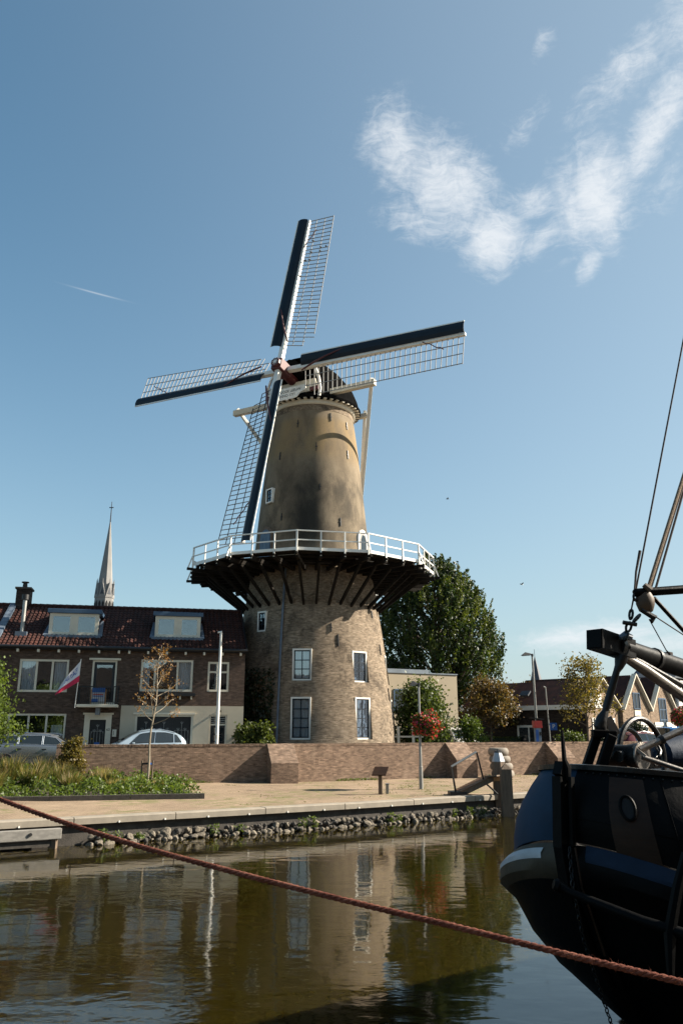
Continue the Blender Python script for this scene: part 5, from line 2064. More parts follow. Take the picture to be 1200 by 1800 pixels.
# ivy and fresh shrub at the foot of the mill, shaded side
q = at(448, 1300, 42.6)
iv = thing('ivy', (q.x, 42.9, STREET), 'dark ivy climbing the shaded foot of the mill next to the garage house', 'ivy')
P = []
for i in range(9000):
    a = R(random.uniform(-62, -22))
    z = 4.9 * random.random() ** 1.4
    lim = 1 - (z / 5.2)
    if random.random() > lim + .15:
        continue
    r_ = tower_r(max(2.66, z + STREET)) + random.uniform(.02, .40)
    w_ = Vector((MX + r_ * math.sin(a), MY - r_ * math.cos(a), STREET + z))
    P.append(tuple(w_ - iv.location))
leaf_mesh('foliage', P, .17, 'leaf_ivy', iv)
obj('stems', MB().tube([(0, .7, 0), (-.1, .9, 1.6), (-.3, 1.0, 3.6)], [.06, .05, .02], 6), 'bark', iv)
for px_, lab, seed in ((432, 'fresh green shrub beside the garage house wall', 41), (462, 'fresh green shrub under the mill downpipe', 42)):
    q = at(px_, 1300, 41.3)
    b0 = Vector((q.x, 41.3, STREET))
    s = thing('shrub', b0, lab, 'shrub')
    tips = limb_tree(s, b0, 1.75, .03, .55, 9, 'bark', seed=seed, start=.25)
    crown(s, tips, 15, .15, .15, 'leaf_mid', seed)
# pale shrub poking up at the end of the wall
q = at(128, 1330, 34.6)
b0 = Vector((q.x, 34.6, ground_z(q.x, 34.6)))
s = thing('shrub', b0, 'tall yellowish shrub in front of the left end of the brick wall', 'shrub')
tips = limb_tree(s, b0, 1.55, .03, .62, 14, 'bark', seed=44, start=.1, up=1.2)
crown(s, tips, 24, .13, .11, 'leaf_gold', 44)

# young tree with stakes in the bed
q = at(257, 1366, 33.5)
b0 = Vector((q.x, 33.5, ground_z(q.x, 33.5)))
yt = thing('young_tree', b0, 'thin young tree with few orange leaves tied to stakes in the planting bed', 'tree')
rs = random.Random(9)
tp_ = b0 + Vector((.30, 0, 5.75))
n = 10
tr_pts = [b0.lerp(tp_, i / n) + Vector((.05 * math.sin(i * 1.3), 0, 0)) for i in range(n + 1)]
obj('trunk', MB().tube(tr_pts, [.055 * (1 - .82 * i / n) for i in range(n + 1)], 8), 'pale_bark', yt, smooth=True, world=True)
lb = MB()
tips = []
for i in range(22):
    f = .44 + .54 * i / 22
    p0 = b0.lerp(tp_, f) + Vector((.05 * math.sin(f * 13), 0, 0))
    a = i * 2.4 + rs.uniform(-.3, .3)
    ln = (1.45 - 1.15 * (f - .44) / .56) * rs.uniform(.7, 1.05)
    d = Vector((math.cos(a), math.sin(a) * .8, rs.uniform(.45, .9))).normalized()
    e = p0 + d * ln
    md_ = p0 + d * ln * .5 - Vector((0, 0, .06 * ln))
    lb.tube([p0, md_, e], [.020, .013, .004], 5)
    for s_ in range(5):
        g0 = p0.lerp(e, rs.uniform(.35, 1.0))
        d2 = (d + Vector((rs.uniform(-.9, .9), rs.uniform(-.9, .9), rs.uniform(-.5, .6)))).normalized()
        e2 = g0 + d2 * ln * rs.uniform(.15, .38)
        lb.tube([g0, e2], [.008, .003], 4)
        tips += [e2, g0.lerp(e2, .6)]
    tips.append(e)
obj('limbs', lb, 'pale_bark', yt, smooth=True, world=True)
crown(yt, tips, 3.6, .10, .075, 'leaf_orange', 9)
for k_, (dx_, dy_) in enumerate(((-.22, .05), (.20, .08))):
    s0 = b0 + Vector((dx_, dy_, 0))
    obj('stake', MB().tube([s0, s0 + Vector((.02, 0, 1.15))], .035, 7), 'weathered_wood', yt, world=True, smooth=True)
    obj('tie', MB().beam(s0 + Vector((0, 0, 1.02)), b0.lerp(tp_, .18), .05, .07), 'black_rubber' if k_ == 0 else 'sign_blue', yt, world=True)

# ================================================================ CARS


def car(name, loc, rz, paint, label, L, Wd, stations, side_wins, screen, rear, lamps=True, group='parked cars', trim='chrome'):
    """x forward from the rear bumper, stations = (x, belt z, roof z)"""
    t = thing(name, loc, label, 'car', group, rz=rz)
    hw = Wd / 2

    def edge(x_):
        x_ = min(x_, stations[-1][0])
        for (x0, b0, r0), (x1, b1, r1) in zip(stations, stations[1:]):
            if x_ <= x1:
                f = (x_ - x0) / (x1 - x0)
                zb, zr = b0 + (b1 - b0) * f, r0 + (r1 - r0) * f
                break
        ef = min(1.0, max(0.0, x_ / .55)) ** .5 * min(1.0, max(0.0, (L - x_) / .75)) ** .5
        h0 = hw * (.80 + .20 * ef)
        hr = h0 * (.96 - .22 * min(1, (zr - zb) / .45))
        return zb, zr, h0, hr

    rows_ = []
    xs_ = sorted(set([s[0] for s in stations] + [L * i / 28 for i in range(29)]))
    for x_ in xs_:
        zb, zr, h0, hr = edge(x_)
        half = [(h0 * .90, .20), (h0 * .99, .34), (h0 * 1.0, .55), (h0 * .985, zb - .06), (h0 * .96, zb), (hr, zr - .035), (hr * .90, zr), (hr * .5, zr + .025)]
        r_ = [(x_, -y, z) for y, z in half] + [(x_, 0, zr + .032)] + [(x_, y, z) for y, z in half[::-1]]
        rows_.append(r_)
    mb = MB().grid(rows_)
    k = len(rows_[0])
    mb.add(rows_[0], [tuple(range(k))])
    mb.add(rows_[-1], [tuple(range(k))])
    bd_ = obj('body', mb, paint, t, smooth=True)

    def side_pt(x_, f, s, out=.006):
        zb, zr, h0, hr = edge(x_)
        y = h0 * .96 + (hr - h0 * .96) * f
        z = zb + (zr - .035 - zb) * f
        return (x_, s * (y + out), z + out * .4)

    for s in (-1, 1):
        for (x0, x1, x2, x3) in side_wins:        # bottom rear, bottom front, top front, top rear
            n_ = 6
            bot = [side_pt(x0 + (x1 - x0) * i / n_, .10, s) for i in range(n_ + 1)]
            top = [side_pt(x3 + (x2 - x3) * i / n_, .86, s) for i in range(n_ + 1)]
            obj('side_window', MB().grid([bot, top]), 'car_glass', t)
            rim = MB().tube(bot + top[::-1] + bot[:1], .012, 5)
            obj('window_trim', rim, trim, t)
        for x_ in (L * .30, L * .53):
            zb, zr, h0, hr = edge(x_)
            obj('door_handle', MB().box(x_ - .09, x_ + .09, s * (h0 + .005) - .02, s * (h0 + .005) + .02, zb - .17, zb - .13), 'black_paint', t)
        for x_ in (L * .19, L * .80):
            wv = MB().lathe([(.0, -.09), (.29, -.10), (.33, -.06), (.33, .06), (.29, .10), (0, .09)], 20, M=TR(x_, s * (hw - .08), .33) @ Matrix.Rotation(PI / 2, 4, 'X'))
            w_ = obj('wheel', wv, 'black_rubber', t, smooth=True)
            obj('rim', MB().lathe([(0, -.108), (.20, -.104), (.215, 0), (.20, .104), (0, .108)], 16, M=TR(x_, s * (hw - .08), .33) @ Matrix.Rotation(PI / 2, 4, 'X')), 'chrome', w_, smooth=True)
        if lamps:
            zb, zr, h0, hr = edge(.12)
            obj('tail_lamp', MB().box(-.01, .30, s * h0 * .80 - .12, s * h0 * 1.0 + .012, .72, .90), 'tail_lamp', t, bevel=.02)
        obj('mirror', MB().box(L * .66, L * .66 + .12, s * (hw + .02) - .02, s * (hw + .16), .92, 1.06), paint, t, bevel=.02)
        obj('roof_rail', MB().tube([side_pt(L * .16, 1.02, s), side_pt(L * .35, 1.12, s), side_pt(L * .58, 1.06, s)], .018, 6), 'chrome', t)
    for (x0, x1, f0, f1) in (screen, rear):
        rr_ = []
        for k_ in range(9):
            x_ = x0 + (x1 - x0) * k_ / 8
            zb, zr, h0, hr = edge(x_)
            rr_.append([(x_ + (.014 if x1 < x0 else -.014), (-1 + i / 4) * hr * .86, zr + .046 - .03 * abs(-1 + i / 4)) for i in range(9)])
        obj('windscreen' if x0 > L / 2 else 'rear_window', MB().grid(rr_), 'car_glass', t)
    return t


EST = [(0, .78, .82), (.06, .95, 1.0), (.40, 1.0, 1.37), (.65, 1.0, 1.45), (1.5, .98, 1.50), (2.4, .96, 1.49), (2.9, .95, 1.38), (3.55, .94, .97), (4.3, .80, .83), (4.62, .58, .62)]
cp_ = at(45, 1345, 38.1)
car('silver_car', (-15.95, 37.70, STREET - .02), R(13), 'silver_car', 'silver estate car behind the grasses at the end of the brick wall', 4.62, 1.80, EST,
    [(.45, 1.28, 1.28, .72), (1.34, 2.32, 2.32, 1.34), (2.38, 3.28, 2.90, 2.38)], (3.50, 2.95, 0, 1), (.05, .38, 0, 1), trim='zinc')
HAT = [(0, .85, .90), (.08, 1.0, 1.14), (.30, 1.02, 1.36), (.65, 1.01, 1.52), (1.1, .99, 1.61), (1.7, .98, 1.63), (2.2, .97, 1.55), (2.6, .96, 1.38), (3.25, .95, 1.0), (3.6, .82, .86), (3.85, .55, .6)]
car('hatchback', (-7.65, 40.30, STREET + .02), R(13 + 192), 'pale_blue_car', 'pale blue rounded hatchback behind the wall in front of the garage doors', 3.85, 1.68, HAT,
    [(.30, .62, .62, .52), (.70, 1.55, 1.50, .70), (1.62, 2.75, 2.28, 1.56)], (3.20, 2.24, 0, 1), (.10, .50, 0, 1), trim='black_paint')
VAN = [(0, 1.0, 1.05), (.05, 1.05, 1.75), (.5, 1.08, 1.82), (2.3, 1.06, 1.82), (2.75, 1.05, 1.68), (3.35, 1.02, 1.08), (3.9, .9, .95), (4.1, .55, .6)]
q = at(796, 1300, 53.5)
car('white_van', (q.x - .9, 55.8, STREET), R(-62), 'white_van', 'off-white van parked behind the wall, its windscreen showing above', 4.1, 1.75, VAN,
    [(1.9, 2.95, 2.60, 1.95)], (3.28, 2.78, 0, 1), (.02, .05, 0, 1))
q = at(1148, 1300, 50)
car('maroon_car', (q.x - 1.6, 51.5, STREET - .05), R(20), 'maroon_car', 'dark red car seen through the windlass wheel on the boat', 4.0, 1.7, HAT,
    [(.70, 1.55, 1.50, .70), (1.62, 2.75, 2.28, 1.56)], (3.12, 2.62, 0, 1), (.08, .42, 0, 1))
q = at(1196, 1300, 48)
car('blue_van', (q.x - .6, 49.0, STREET), R(25), 'blue_car', 'bright blue van at the right edge behind the boat', 4.1, 1.75, VAN,
    [(1.9, 2.95, 2.60, 1.95)], (3.28, 2.78, 0, 1), (.02, .05, 0, 1))

# ================================================================ STREET FURNITURE


def lamp_post(px, base, top, label, arm=(-.6, 0), r_=.075, name='street_lamp', group='street lamps'):
    base = Vector(base)
    t = thing(name, base, label, 'street lamp', group)
    h = top - base.z
    obj('post', MB().tube([(0, 0, 0), (0, 0, .9), (0, 0, .92), (0, 0, h)], [r_ * 1.25, r_ * 1.2, r_ * .9, r_ * .62], 10), 'galvanised', t, smooth=True)
    ax_, ay_ = arm
    hd = MB()
    # shallow peaked hood on a short arm
    d = Vector((ax_, ay_, 0))
    s_ = Vector((-d.y, d.x, 0)).normalized()
    dn = d.normalized()
    L_ = d.length
    v_ = [Vector((0, 0, h)) + dn * .05 + s_ * .07, Vector((0, 0, h)) + dn * .05 - s_ * .07, Vector((0, 0, h - .06)) + d + s_ * .14, Vector((0, 0, h - .06)) + d - s_ * .14,
          Vector((0, 0, h + .09)) + dn * .10, Vector((0, 0, h + .16)) + dn * L_ * .62]
    hd.add(v_, [(0, 1, 3, 2), (0, 4, 1), (0, 2, 5, 4), (1, 4, 5, 3), (2, 3, 5)])
    obj('lamp_head', hd, 'black_paint', t)
    obj('lamp_glass', MB().beam(Vector((0, 0, h - .035)) + dn * .15, Vector((0, 0, h - .075)) + dn * (L_ - .08), .16, .03), 'galvanised', t)
    obj('collar', MB().tube([(0, 0, h - .10), (0, 0, h + .06)], r_ * .85, 8), 'black_paint', t)
    return t


q = at(740, 1388, 35.4)
pl_ = lamp_post(738, (q.x, 35.4, .72), at(736, 1203, 35.4).z, 'short grey lamp post on the quay carrying the red flower basket', arm=(-.42, -.05), r_=.07)
q = at(944, 1300, 51)
lamp_post(944, (q.x, 51, STREET), at(939, 1151, 51).z, 'tall grey street lamp beside the parking machine', arm=(-.72, -.1), r_=.095)
q = at(1143, 1300, 62)
lamp_post(1143, (q.x, 62, STREET), at(1137, 1196, 62).z, 'far street lamp in front of the second gabled house', arm=(-.7, -.1), r_=.08)
# flower baskets


def basket(c_, r_, label, seed):
    t = thing('flower_basket', c_, label, 'flower basket', 'hanging flower baskets')
    obj('bowl', MB().lathe([(.02, -.42), (r_ * .42, -.36), (r_ * .62, -.16), (r_ * .62, -.12)], 14), 'black_iron', t, smooth=True)
    obj('bracket', MB().beam((-.30, 0, -.38), (.05, 0, -.38), .04, .04), 'galvanised', t)
    rs_ = np.random.default_rng(seed)
    q_ = rs_.normal(size=(2600, 3))
    q_ /= np.linalg.norm(q_, axis=1)[:, None]
    rr = r_ * (.50 + .5 * rs_.random(2600) ** .6) * (1 + .20 * np.sin(q_[:, 0] * 5 + seed) * np.cos(q_[:, 2] * 4 + q_[:, 1] * 3))
    q_ = q_ * rr[:, None]
    q_[:, 2] = q_[:, 2] * .86 - .10 * np.abs(q_[:, 0])
    leaf_mesh('foliage', q_[:1750], .12, 'leaf_green', t)
    fl_ = q_[1750:2500] * 1.05
    leaf_mesh('flowers', fl_, .085, 'petal_red', t, aspect=1.05)['kind'] = 'stuff'
    return t


lp = pl_.location
basket(Vector((lp.x + .30, lp.y - .05, at(750, 1272, 35.4).z)), .64, 'round basket of red and pink flowers on the quay lamp post', 3)
q = at(1197, 1260, 46)
basket(q, .62, 'basket of red flowers at the right edge behind the boat', 4)
q = at(1190, 1300, 46.05)
bp_ = thing('basket_post', (q.x + .45, 46, STREET), 'plain post holding the flower basket at the right edge', 'post')
obj('post', MB().tube([(0, 0, 0), (0, 0, 2.9)], .06, 8), 'galvanised', bp_, smooth=True)
obj('cap', MB().tube([(0, 0, 2.9), (0, 0, 2.96)], [.07, .03], 8), 'galvanised', bp_)

# parking machine
q = at(945, 1300, 49)
pm = thing('parking_machine', (q.x, 49, STREET), 'grey parking machine with bright red top below the tall lamp', 'machine', rz=R(15))
obj('body', MB().box(-.17, .17, -.14, .14, 0, 1.78), 'zinc', pm, bevel=.02)
obj('head', MB().box(-.25, .25, -.17, .17, 1.782, 2.20), 'red_plastic', pm, bevel=.02)
obj('solar_roof', MB().beam((-.40, 0, 2.36), (.40, 0, 2.29), .40, .03), 'black_paint', pm)
obj('neck', MB().tube([(0, 0, 2.19), (0, 0, 2.32)], .05, 8), 'black_paint', pm)
obj('blue_panel', MB().box(-.20, -.02, -.155, -.141, 1.0, 1.68), 'sign_blue', pm)
obj('display', MB().box(.03, .15, -.155, -.141, 1.35, 1.55), 'black_paint', pm)
# thin sign pole with blue sign
q = at(967, 1300, 51.0)
bp2 = thing('sign_post', (q.x, 51.0, STREET), 'thin grey pole with small blue sign in front of the corner house', 'sign')
obj('post', MB().tube([(0, 0, 0), (-.10, 0, at(965, 1208, 51.0).z - STREET)], .04, 8), 'galvanised', bp2, smooth=True)
sgn = obj('sign_plate', MB().box(.0, .44, -.07, -.05, 1.66, 2.10), 'sign_blue', bp2)
me = text_mesh('P', .34, .003)
me.transform(TR(.22, -.075, 1.88) @ Matrix.Rotation(PI / 2, 4, 'X'))
link('lettering', me, 'white_paint', sgn)
obj('pole_top', MB().tube([(-.10, 0, at(965, 1208, 51.0).z - STREET - .02), (-.22, 0, at(965, 1208, 51.0).z - STREET + .03)], .05, 8), 'galvanised', bp2)
# yellowish bollard posts with rail behind the wall
q = at(713, 1300, 47.0)
fr_ = thing('post_rail', (q.x, 47.0, STREET), 'cream post and rail barrier between mill and lamp post', 'fence')
for x_ in (-.42, .42):
    obj('post', MB().box(x_ - .075, x_ + .075, -.07, .07, 0, 1.85), 'cream_paint', fr_)
obj('rail', MB().box(-1.0, 1.0, -.03, .03, 1.25, 1.34), 'cream_paint', fr_)

# information lectern on the quay
ib = Vector((1.50, 32.5, .71))
inf = thing('information_board', ib, 'small slanted information board on a wooden post at the quay', 'sign')
obj('post', MB().box(-.075, .075, -.06, .06, 0, .82), 'weathered_wood', inf, bevel=.01)
obj('panel', MB().add([(-.34, -.22, .74), (.20, -.30, .74), (.34, .16, 1.02), (-.20, .24, 1.02), (-.34, -.22, .70), (.20, -.30, .70), (.34, .16, .98), (-.20, .24, .98)],
    [(0, 1, 2, 3), (7, 6, 5, 4), (0, 4, 5, 1), (1, 5, 6, 2), (2, 6, 7, 3), (3, 7, 4, 0)]), 'ship_brown', inf)
sb = thing('kerb_marker', (1.78, 32.75, .71), 'little grey metal box post next to the information board', 'post')
obj('post', MB().box(-.06, .06, -.06, .06, 0, .36), 'galvanised', sb, bevel=.01)
obj('cap', MB().box(-.07, .07, -.07, .07, .36, .39), 'zinc', sb)

# stack of pale tyres against the wall
q = at(880, 1366, 44.0)
tb0 = Vector((q.x, 44.0, .74))
z_ = 0.0
tl = ['top tyre of the pale stack against the wall', 'second tyre from the top of the pale stack', 'third tyre from the top of the pale stack', 'bottom tyre of the pale stack on the paving']
for i, (rr, hh, dx_) in enumerate(((.60, .38, .10), (.60, .36, .05), (.56, .36, -.02), (.54, .40, -.08))):
    pr_ = []
    for k in range(11):
        a = -PI / 2 + PI * k / 10
        pr_.append((rr - .14 + .14 * math.cos(a), hh / 2 + hh / 2 * math.sin(a)))
    mb = MB().lathe(pr_, 28)
    mb.lathe([(rr - .24, .02), (rr - .14, 0)], 28, close=False)
    mb.lathe([(rr - .14, hh), (rr - .24, hh - .02), (rr - .26, hh * .5), (rr - .24, .02)], 28, close=False)
    o = obj('tyre', mb, 'tyre_rubber', None, smooth=True)
    o.location = tb0 + Vector((dx_, 0, z_))
    o.rotation_euler = (0, 0, i * .7)
    o['label'] = tl[3 - i]
    o['category'] = 'tyre'
    o['group'] = 'stacked tyres'
    z_ += hh

# ---------------------------------------------------------------- landing stage with gangplank
g0 = Vector((4.45, 32.35, .74))
g1 = at(860, 1368, 32.6)
g2 = at(882, 1366, 32.3)
gs = thing('landing_stage', g0, 'wooden gangplank with thin black handrail rising to a small landing at the quay', 'gangway')
dg2 = (g1 - g0).normalized()
sd_ = Vector((dg2.y, -dg2.x, 0)).normalized()
for s in (-1, 1):
    obj('stringer', MB().beam(g0 + sd_ * .38 * s, g1 + sd_ * .38 * s, .08, .16), 'weathered_wood', gs, world=True)
nn = 12
for i in range(nn):
    p0 = g0.lerp(g1, (i + .1) / nn)
    p1 = g0.lerp(g1, (i + .92) / nn)
    obj('plank', MB().beam(p0 + Vector((0, 0, .105)), p1 + Vector((0, 0, .105)), .86, .035), 'brown_wood', gs, world=True)
for i in range(5):
    p0 = g1.lerp(g2, (i + .05) / 5)
    p1 = g1.lerp(g2, (i + .9) / 5)
    obj('plank', MB().beam(p0 + Vector((0, 0, .07)), p1 + Vector((0, 0, .07)), .95, .05), 'weathered_wood', gs, world=True)
obj('landing_beam', MB().beam(g1 + Vector((0, -.3, -.03)), g2 + Vector((.05, -.3, -.03)), .10, .14), 'orange_wood', gs, world=True)
ra, rb = at(793, 1348, 32.0), at(837, 1322, 32.3)
rc, rd = at(801, 1396, 32.05), at(850, 1374, 32.3)
obj('rail_post', MB().beam(rc, ra, .05, .06), 'black_iron', gs, world=True)
obj('rail_post', MB().beam(rd, rb, .05, .06), 'black_iron', gs, world=True)
obj('handrail', MB().tube([ra, rb], .035, 8), 'galvanised', gs, world=True)
obj('handrail', MB().tube([ra + Vector((.05, .5, 0)), rb + Vector((.05, .5, 0))], .03, 8), 'galvanised', gs, world=True)
obj('brace', MB().beam(rd, at(874, 1396, 32.0), .05, .05), 'black_iron', gs, world=True)
obj('footing', MB().box(-.38, .25, -.42, .42, -.10, .10, TR(.05, 0, 0)), 'black_iron', gs)
# mooring piles
hx = Vector((at(880, 1434, 32.4).x, 32.4, 0))
hp = thing('mooring_post', (hx.x, hx.y, -.6), 'six-sided timber mooring post with white tapered top', 'mooring post')
zt = at(880, 1339, 32.4).z + .6
mb = MB()
for (r_, z) in ((.25, 0), (.24, zt)):
    pass
mb.grid([[(r_ * math.sin(R(60 * k + 8)), -r_ * math.cos(R(60 * k + 8)), z) for k in range(6)] for r_, z in ((.26, 0), (.245, zt))], closed=True)
obj('timber', mb, 'weathered_wood', hp)
mb = MB().grid([[(r_ * math.sin(R(60 * k + 8)), -r_ * math.cos(R(60 * k + 8)), z) for k in range(6)] for r_, z in ((.25, zt), (.255, zt + .02), (.14, zt + .34))], closed=True)
mb.add([(.14 * math.sin(R(60 * k + 8)), -.14 * math.cos(R(60 * k + 8)), zt + .34) for k in range(6)], [tuple(range(6))])
obj('white_top', mb, 'ship_white', hp)
obj('iron_cap', MB().lathe([(.15, zt + .342), (.15, zt + .39), (.05, zt + .41)], 6).tube([(0, 0, zt + .38), (0, 0, zt + .46)], .03, 6), 'black_iron', hp)
px0 = at(892, 1434, 31.7)
sq = thing('mooring_pile', (px0.x, 31.7, -.6), 'dark square timber pile with pointed top standing in the water', 'mooring post')
zp = at(890, 1352, 31.7).z + .6
mb = MB().grid([[(x_ * w_, y_ * w_, z) for x_, y_ in ((-1, -1), (1, -1), (1, 1), (-1, 1))] for w_, z in ((.21, 0), (.19, zp))], closed=True)
mb.add([(-.19, -.19, zp), (.19, -.19, zp), (.19, .19, zp), (-.19, .19, zp), (0, 0, zp + .22)], [(0, 1, 4), (1, 2, 4), (2, 3, 4), (3, 0, 4)])
obj('timber', mb, 'weathered_wood', sq)
for z in (zp - .35, zp - 1.0):
    obj('bolt', MB().tube([(.19, -.05, z), (.225, -.05, z)], .03, 6), 'black_iron', sq)

# timber fender at the near left of the quay edge
fe = thing('timber_fender', (-9.5, 22.0, .1), 'weathered grey timber fender beam bolted along the quay at the left edge', 'fender')
p, d, n_ = q_frame(-7.75)
pA = p + n_ * .30
pB = pA - d * 9
obj('beam', MB().beam(pB + Vector((0, 0, .38)), pA + Vector((0, 0, .38)), .20, .27), 'grey_wood', fe, world=True, bevel=.015)
for f in (.02, .3, .6):
    q0 = pA.lerp(pB, f) - n_ * .04
    obj('post', MB().beam(q0 + Vector((0, 0, -.6)), q0 + Vector((0, 0, .24 if f > .1 else .50)), .16, .2), 'weathered_wood', fe, world=True)
for f in (.09, .24, .5):
    q0 = pA.lerp(pB, f) + n_ * .105 + Vector((0, 0, .40))
    obj('bolt', MB().tube([q0, q0 + n_ * .03], .045, 8), 'black_iron', fe, world=True)
obj('lower_beam', MB().beam(pB + Vector((0, 0, .14)) - n_ * .05, pA + Vector((0, 0, .14)) - n_ * .05 - d * .15, .14, .15), 'dark_stone', fe, world=True)

# ================================================================ BOAT at the right
BF = Vector((-.80, -.60, 0))
BS = Vector((-.60, .80, 0))
ST = Vector((2.12, 8.0, 0))
boat = thing('sailing_barge', (ST.x, ST.y, 0), 'bow of a black and blue traditional sailing barge with raised bowsprit and windlass', 'boat')


def blevel(a, b_, z0, D_, off, th):
    """point on a bow level curve; th in degrees, + is the far side; beyond 90 the side runs straight aft"""
    ext = max(0.0, abs(th) - 90.0) / 90.0 * 6.0
    t = max(-90.0, min(90.0, th))
    xf = -a * (1 - math.cos(R(t))) - ext
    ys = b_ * math.sin(R(t))
    z = z0 - D_ * (1 - math.exp(xf / 1.2))
    return ST + BF * (xf - off) + BS * ys + Vector((0, 0, z))


TH = [-150, -120, -105] + list(range(-90, 91, 6)) + [105, 120, 150]
LV = {  # name: a, b, z at the stem, sheer drop, set back
    'top': (1.8, 1.25, 2.66, .18, .22), 'bot': (2.1, 1.76, 2.02, .74, .02), 'rail_in': (2.1, 1.80, 2.00, .76, .0), 'rail_out': (2.2, 2.0, 1.90, .80, -.06),
    'rail_low': (2.2, 2.02, 1.76, .80, -.06), 'rail_under': (2.15, 1.92, 1.68, .80, .0), 'h1': (2.2, 1.92, 1.52, .62, .10), 'h2': (2.2, 1.85, 1.10, .42, .30), 'h3': (2.2, 1.70, .75, .30, .55), 'h4': (2.2, 1.45, .32, .12, 1.0),
    'h5': (2.2, 1.15, -.1, .05, 1.5), 'h6': (2.2, .7, -.5, 0, 2.1)}


def brow(name, ths):
    return [blevel(*LV[name], th) for th in ths]


obj('hull', MB().grid([brow(k, TH) for k in ('rail_under', 'h1', 'h2', 'h3', 'h4', 'h5', 'h6')]), 'ship_black', boat, smooth=True, world=True)
far = [t for t in TH if t >= 0]
near = [t for t in TH if t <= 0]


def bulw(th, f, out=0.0):
    a = blevel(*LV['bot'], th)
    b_ = blevel(*LV['top'], th)
    bulge = .10 * math.sin(f * PI)
    c_ = a.lerp(b_, f)
    nrm = (BF * math.cos(R(max(-90, min(90, th)))) + BS * math.sin(R(max(-90, min(90, th))))).normalized()
    return c_ + nrm * (bulge + out)


o = obj('bulwark', MB().grid([[bulw(t, f) for t in far] for f in (0, .2, .4, .6, .8, 1.0)]), 'ship_blue', boat, smooth=True, world=True, label='blue painted far bulwark')
o = obj('bulwark', MB().grid([[bulw(t, f) for t in near] for f in (0, .2, .4, .6, .8, 1.0)]), 'ship_black', boat, smooth=True, world=True, label='black near bulwark')
# inner face of the bulwark so that it has thickness
obj('bulwark_lining', MB().grid([[bulw(t, f, -.07) for t in TH] for f in (0, .5, 1.0)]), 'ship_black', boat, smooth=True, world=True)
cap_r = [bulw(t, 1.0, .035) + Vector((0, 0, .0)) for t in TH]
cap_i = [bulw(t, 1.0, -.10) for t in TH]
up_ = Vector((0, 0, .045))
obj('cap_rail', MB().grid([cap_r, [p_ + up_ for p_ in cap_r], [p_ + up_ for p_ in cap_i], cap_i]), 'dark_steel', boat, smooth=False, world=True)
# brown hawse panel on the near side with its oval ring
pth = [-15, -17, -19, -21, -23, -25, -27]
hz = obj('hawse_panel', MB().grid([[bulw(t, f, .02) for t in pth] for f in (-.05, .25, .5, .75, .93)]), 'ship_brown', boat, smooth=True, world=True, label='brown varnished panel round the hawse hole')
hc_ = bulw(-21, .58, .04)
e1 = (bulw(-24, .52) - bulw(-16, .52)).normalized()
e2 = (bulw(-20, .7) - bulw(-20, .3)).normalized()
ring = [hc_ + e1 * .065 * math.cos(2 * PI * k / 20) + e2 * .105 * math.sin(2 * PI * k / 20) for k in range(21)]
obj('hawse_ring', MB().tube(ring, .014, 8, caps=False), 'ship_black', hz, smooth=True, world=True)
nn_ = e1.cross(e2).normalized()
inn = [hc_ + e1 * .062 * math.cos(2 * PI * k / 20) + e2 * .10 * math.sin(2 * PI * k / 20) for k in range(20)]
obj('hawse_hole', MB().add(inn, [tuple(range(20))]), 'room', hz, world=True)
# rubbing strake: tan timber with a white-painted length, blue strip near side
obj('rubbing_strake', MB().grid([brow(k, far) for k in ('rail_in', 'rail_out', 'rail_low', 'rail_under')]), 'ship_tan', boat, smooth=True, world=True, label='tan rubbing strake on the far bow')
obj('rubbing_strake', MB().grid([brow(k, near) for k in ('rail_in', 'rail_out', 'rail_low', 'rail_under')]), 'ship_black', boat, smooth=True, world=True, label='black rubbing strake on the near bow')


def strake(ths, lift, f0, f1):
    a = [blevel(*LV['rail_in'], t) for t in ths]
    b_ = [blevel(*LV['rail_out'], t) for t in ths]
    c_ = [blevel(*LV['rail_low'], t) for t in ths]
    out = []
    for src in ((a, b_, f0), (a, b_, 1.0), (b_, c_, f1)):
        r_ = []
        for p_, q_ in zip(src[0], src[1]):
            r_.append(p_.lerp(q_, src[2]) + Vector((0, 0, lift)) + (q_ - p_).normalized() * 0)
        out.append(r_)
    return out


w_th = [t for t in range(9, 93, 3)]
obj('white_strake', MB().grid([[p_ + BF * 0 for p_ in r_] for r_ in strake(w_th, .012, .55, .34)]), 'ship_white', boat, smooth=True, world=True, label='white painted length of the rubbing strake')
n_th = [t for t in TH if t <= -4]
obj('blue_strake', MB().grid([[p_ for p_ in r_] for r_ in strake(n_th, .012, .0, .25)]), 'navy_cloth', boat, smooth=True, world=True)
# deck
dk = [blevel(1.8, 1.3, 2.12, .3, .25, t) for t in TH]
half = len(TH) // 2
obj('deck', MB().add([tuple(p_) for p_ in dk], [tuple(range(len(dk)))]), 'ship_brown', boat, world=True)
# plate seams and bolt heads
for th_ in (-33, -48, -66):
    obj('plate_seam', MB().tube([bulw(th_, f_ / 8, .004) for f_ in range(9)], .006, 5), 'ship_black', boat, smooth=True, world=True)
for f_, ths_ in ((.34, near),):
    obj('plate_seam', MB().tube([bulw(t_, f_, .003) for t_ in ths_ if abs(t_) <= 90], .006, 5), 'ship_black', boat, smooth=True, world=True)
for i_ in range(16):
    p_ = bulw(-5 - i_ * 3.2, .955, .012)
    obj('bolt', MB().lathe([(.008, -.008), (.010, 0), (.006, .008)], 6, c=p_), 'dark_steel', boat, world=True)
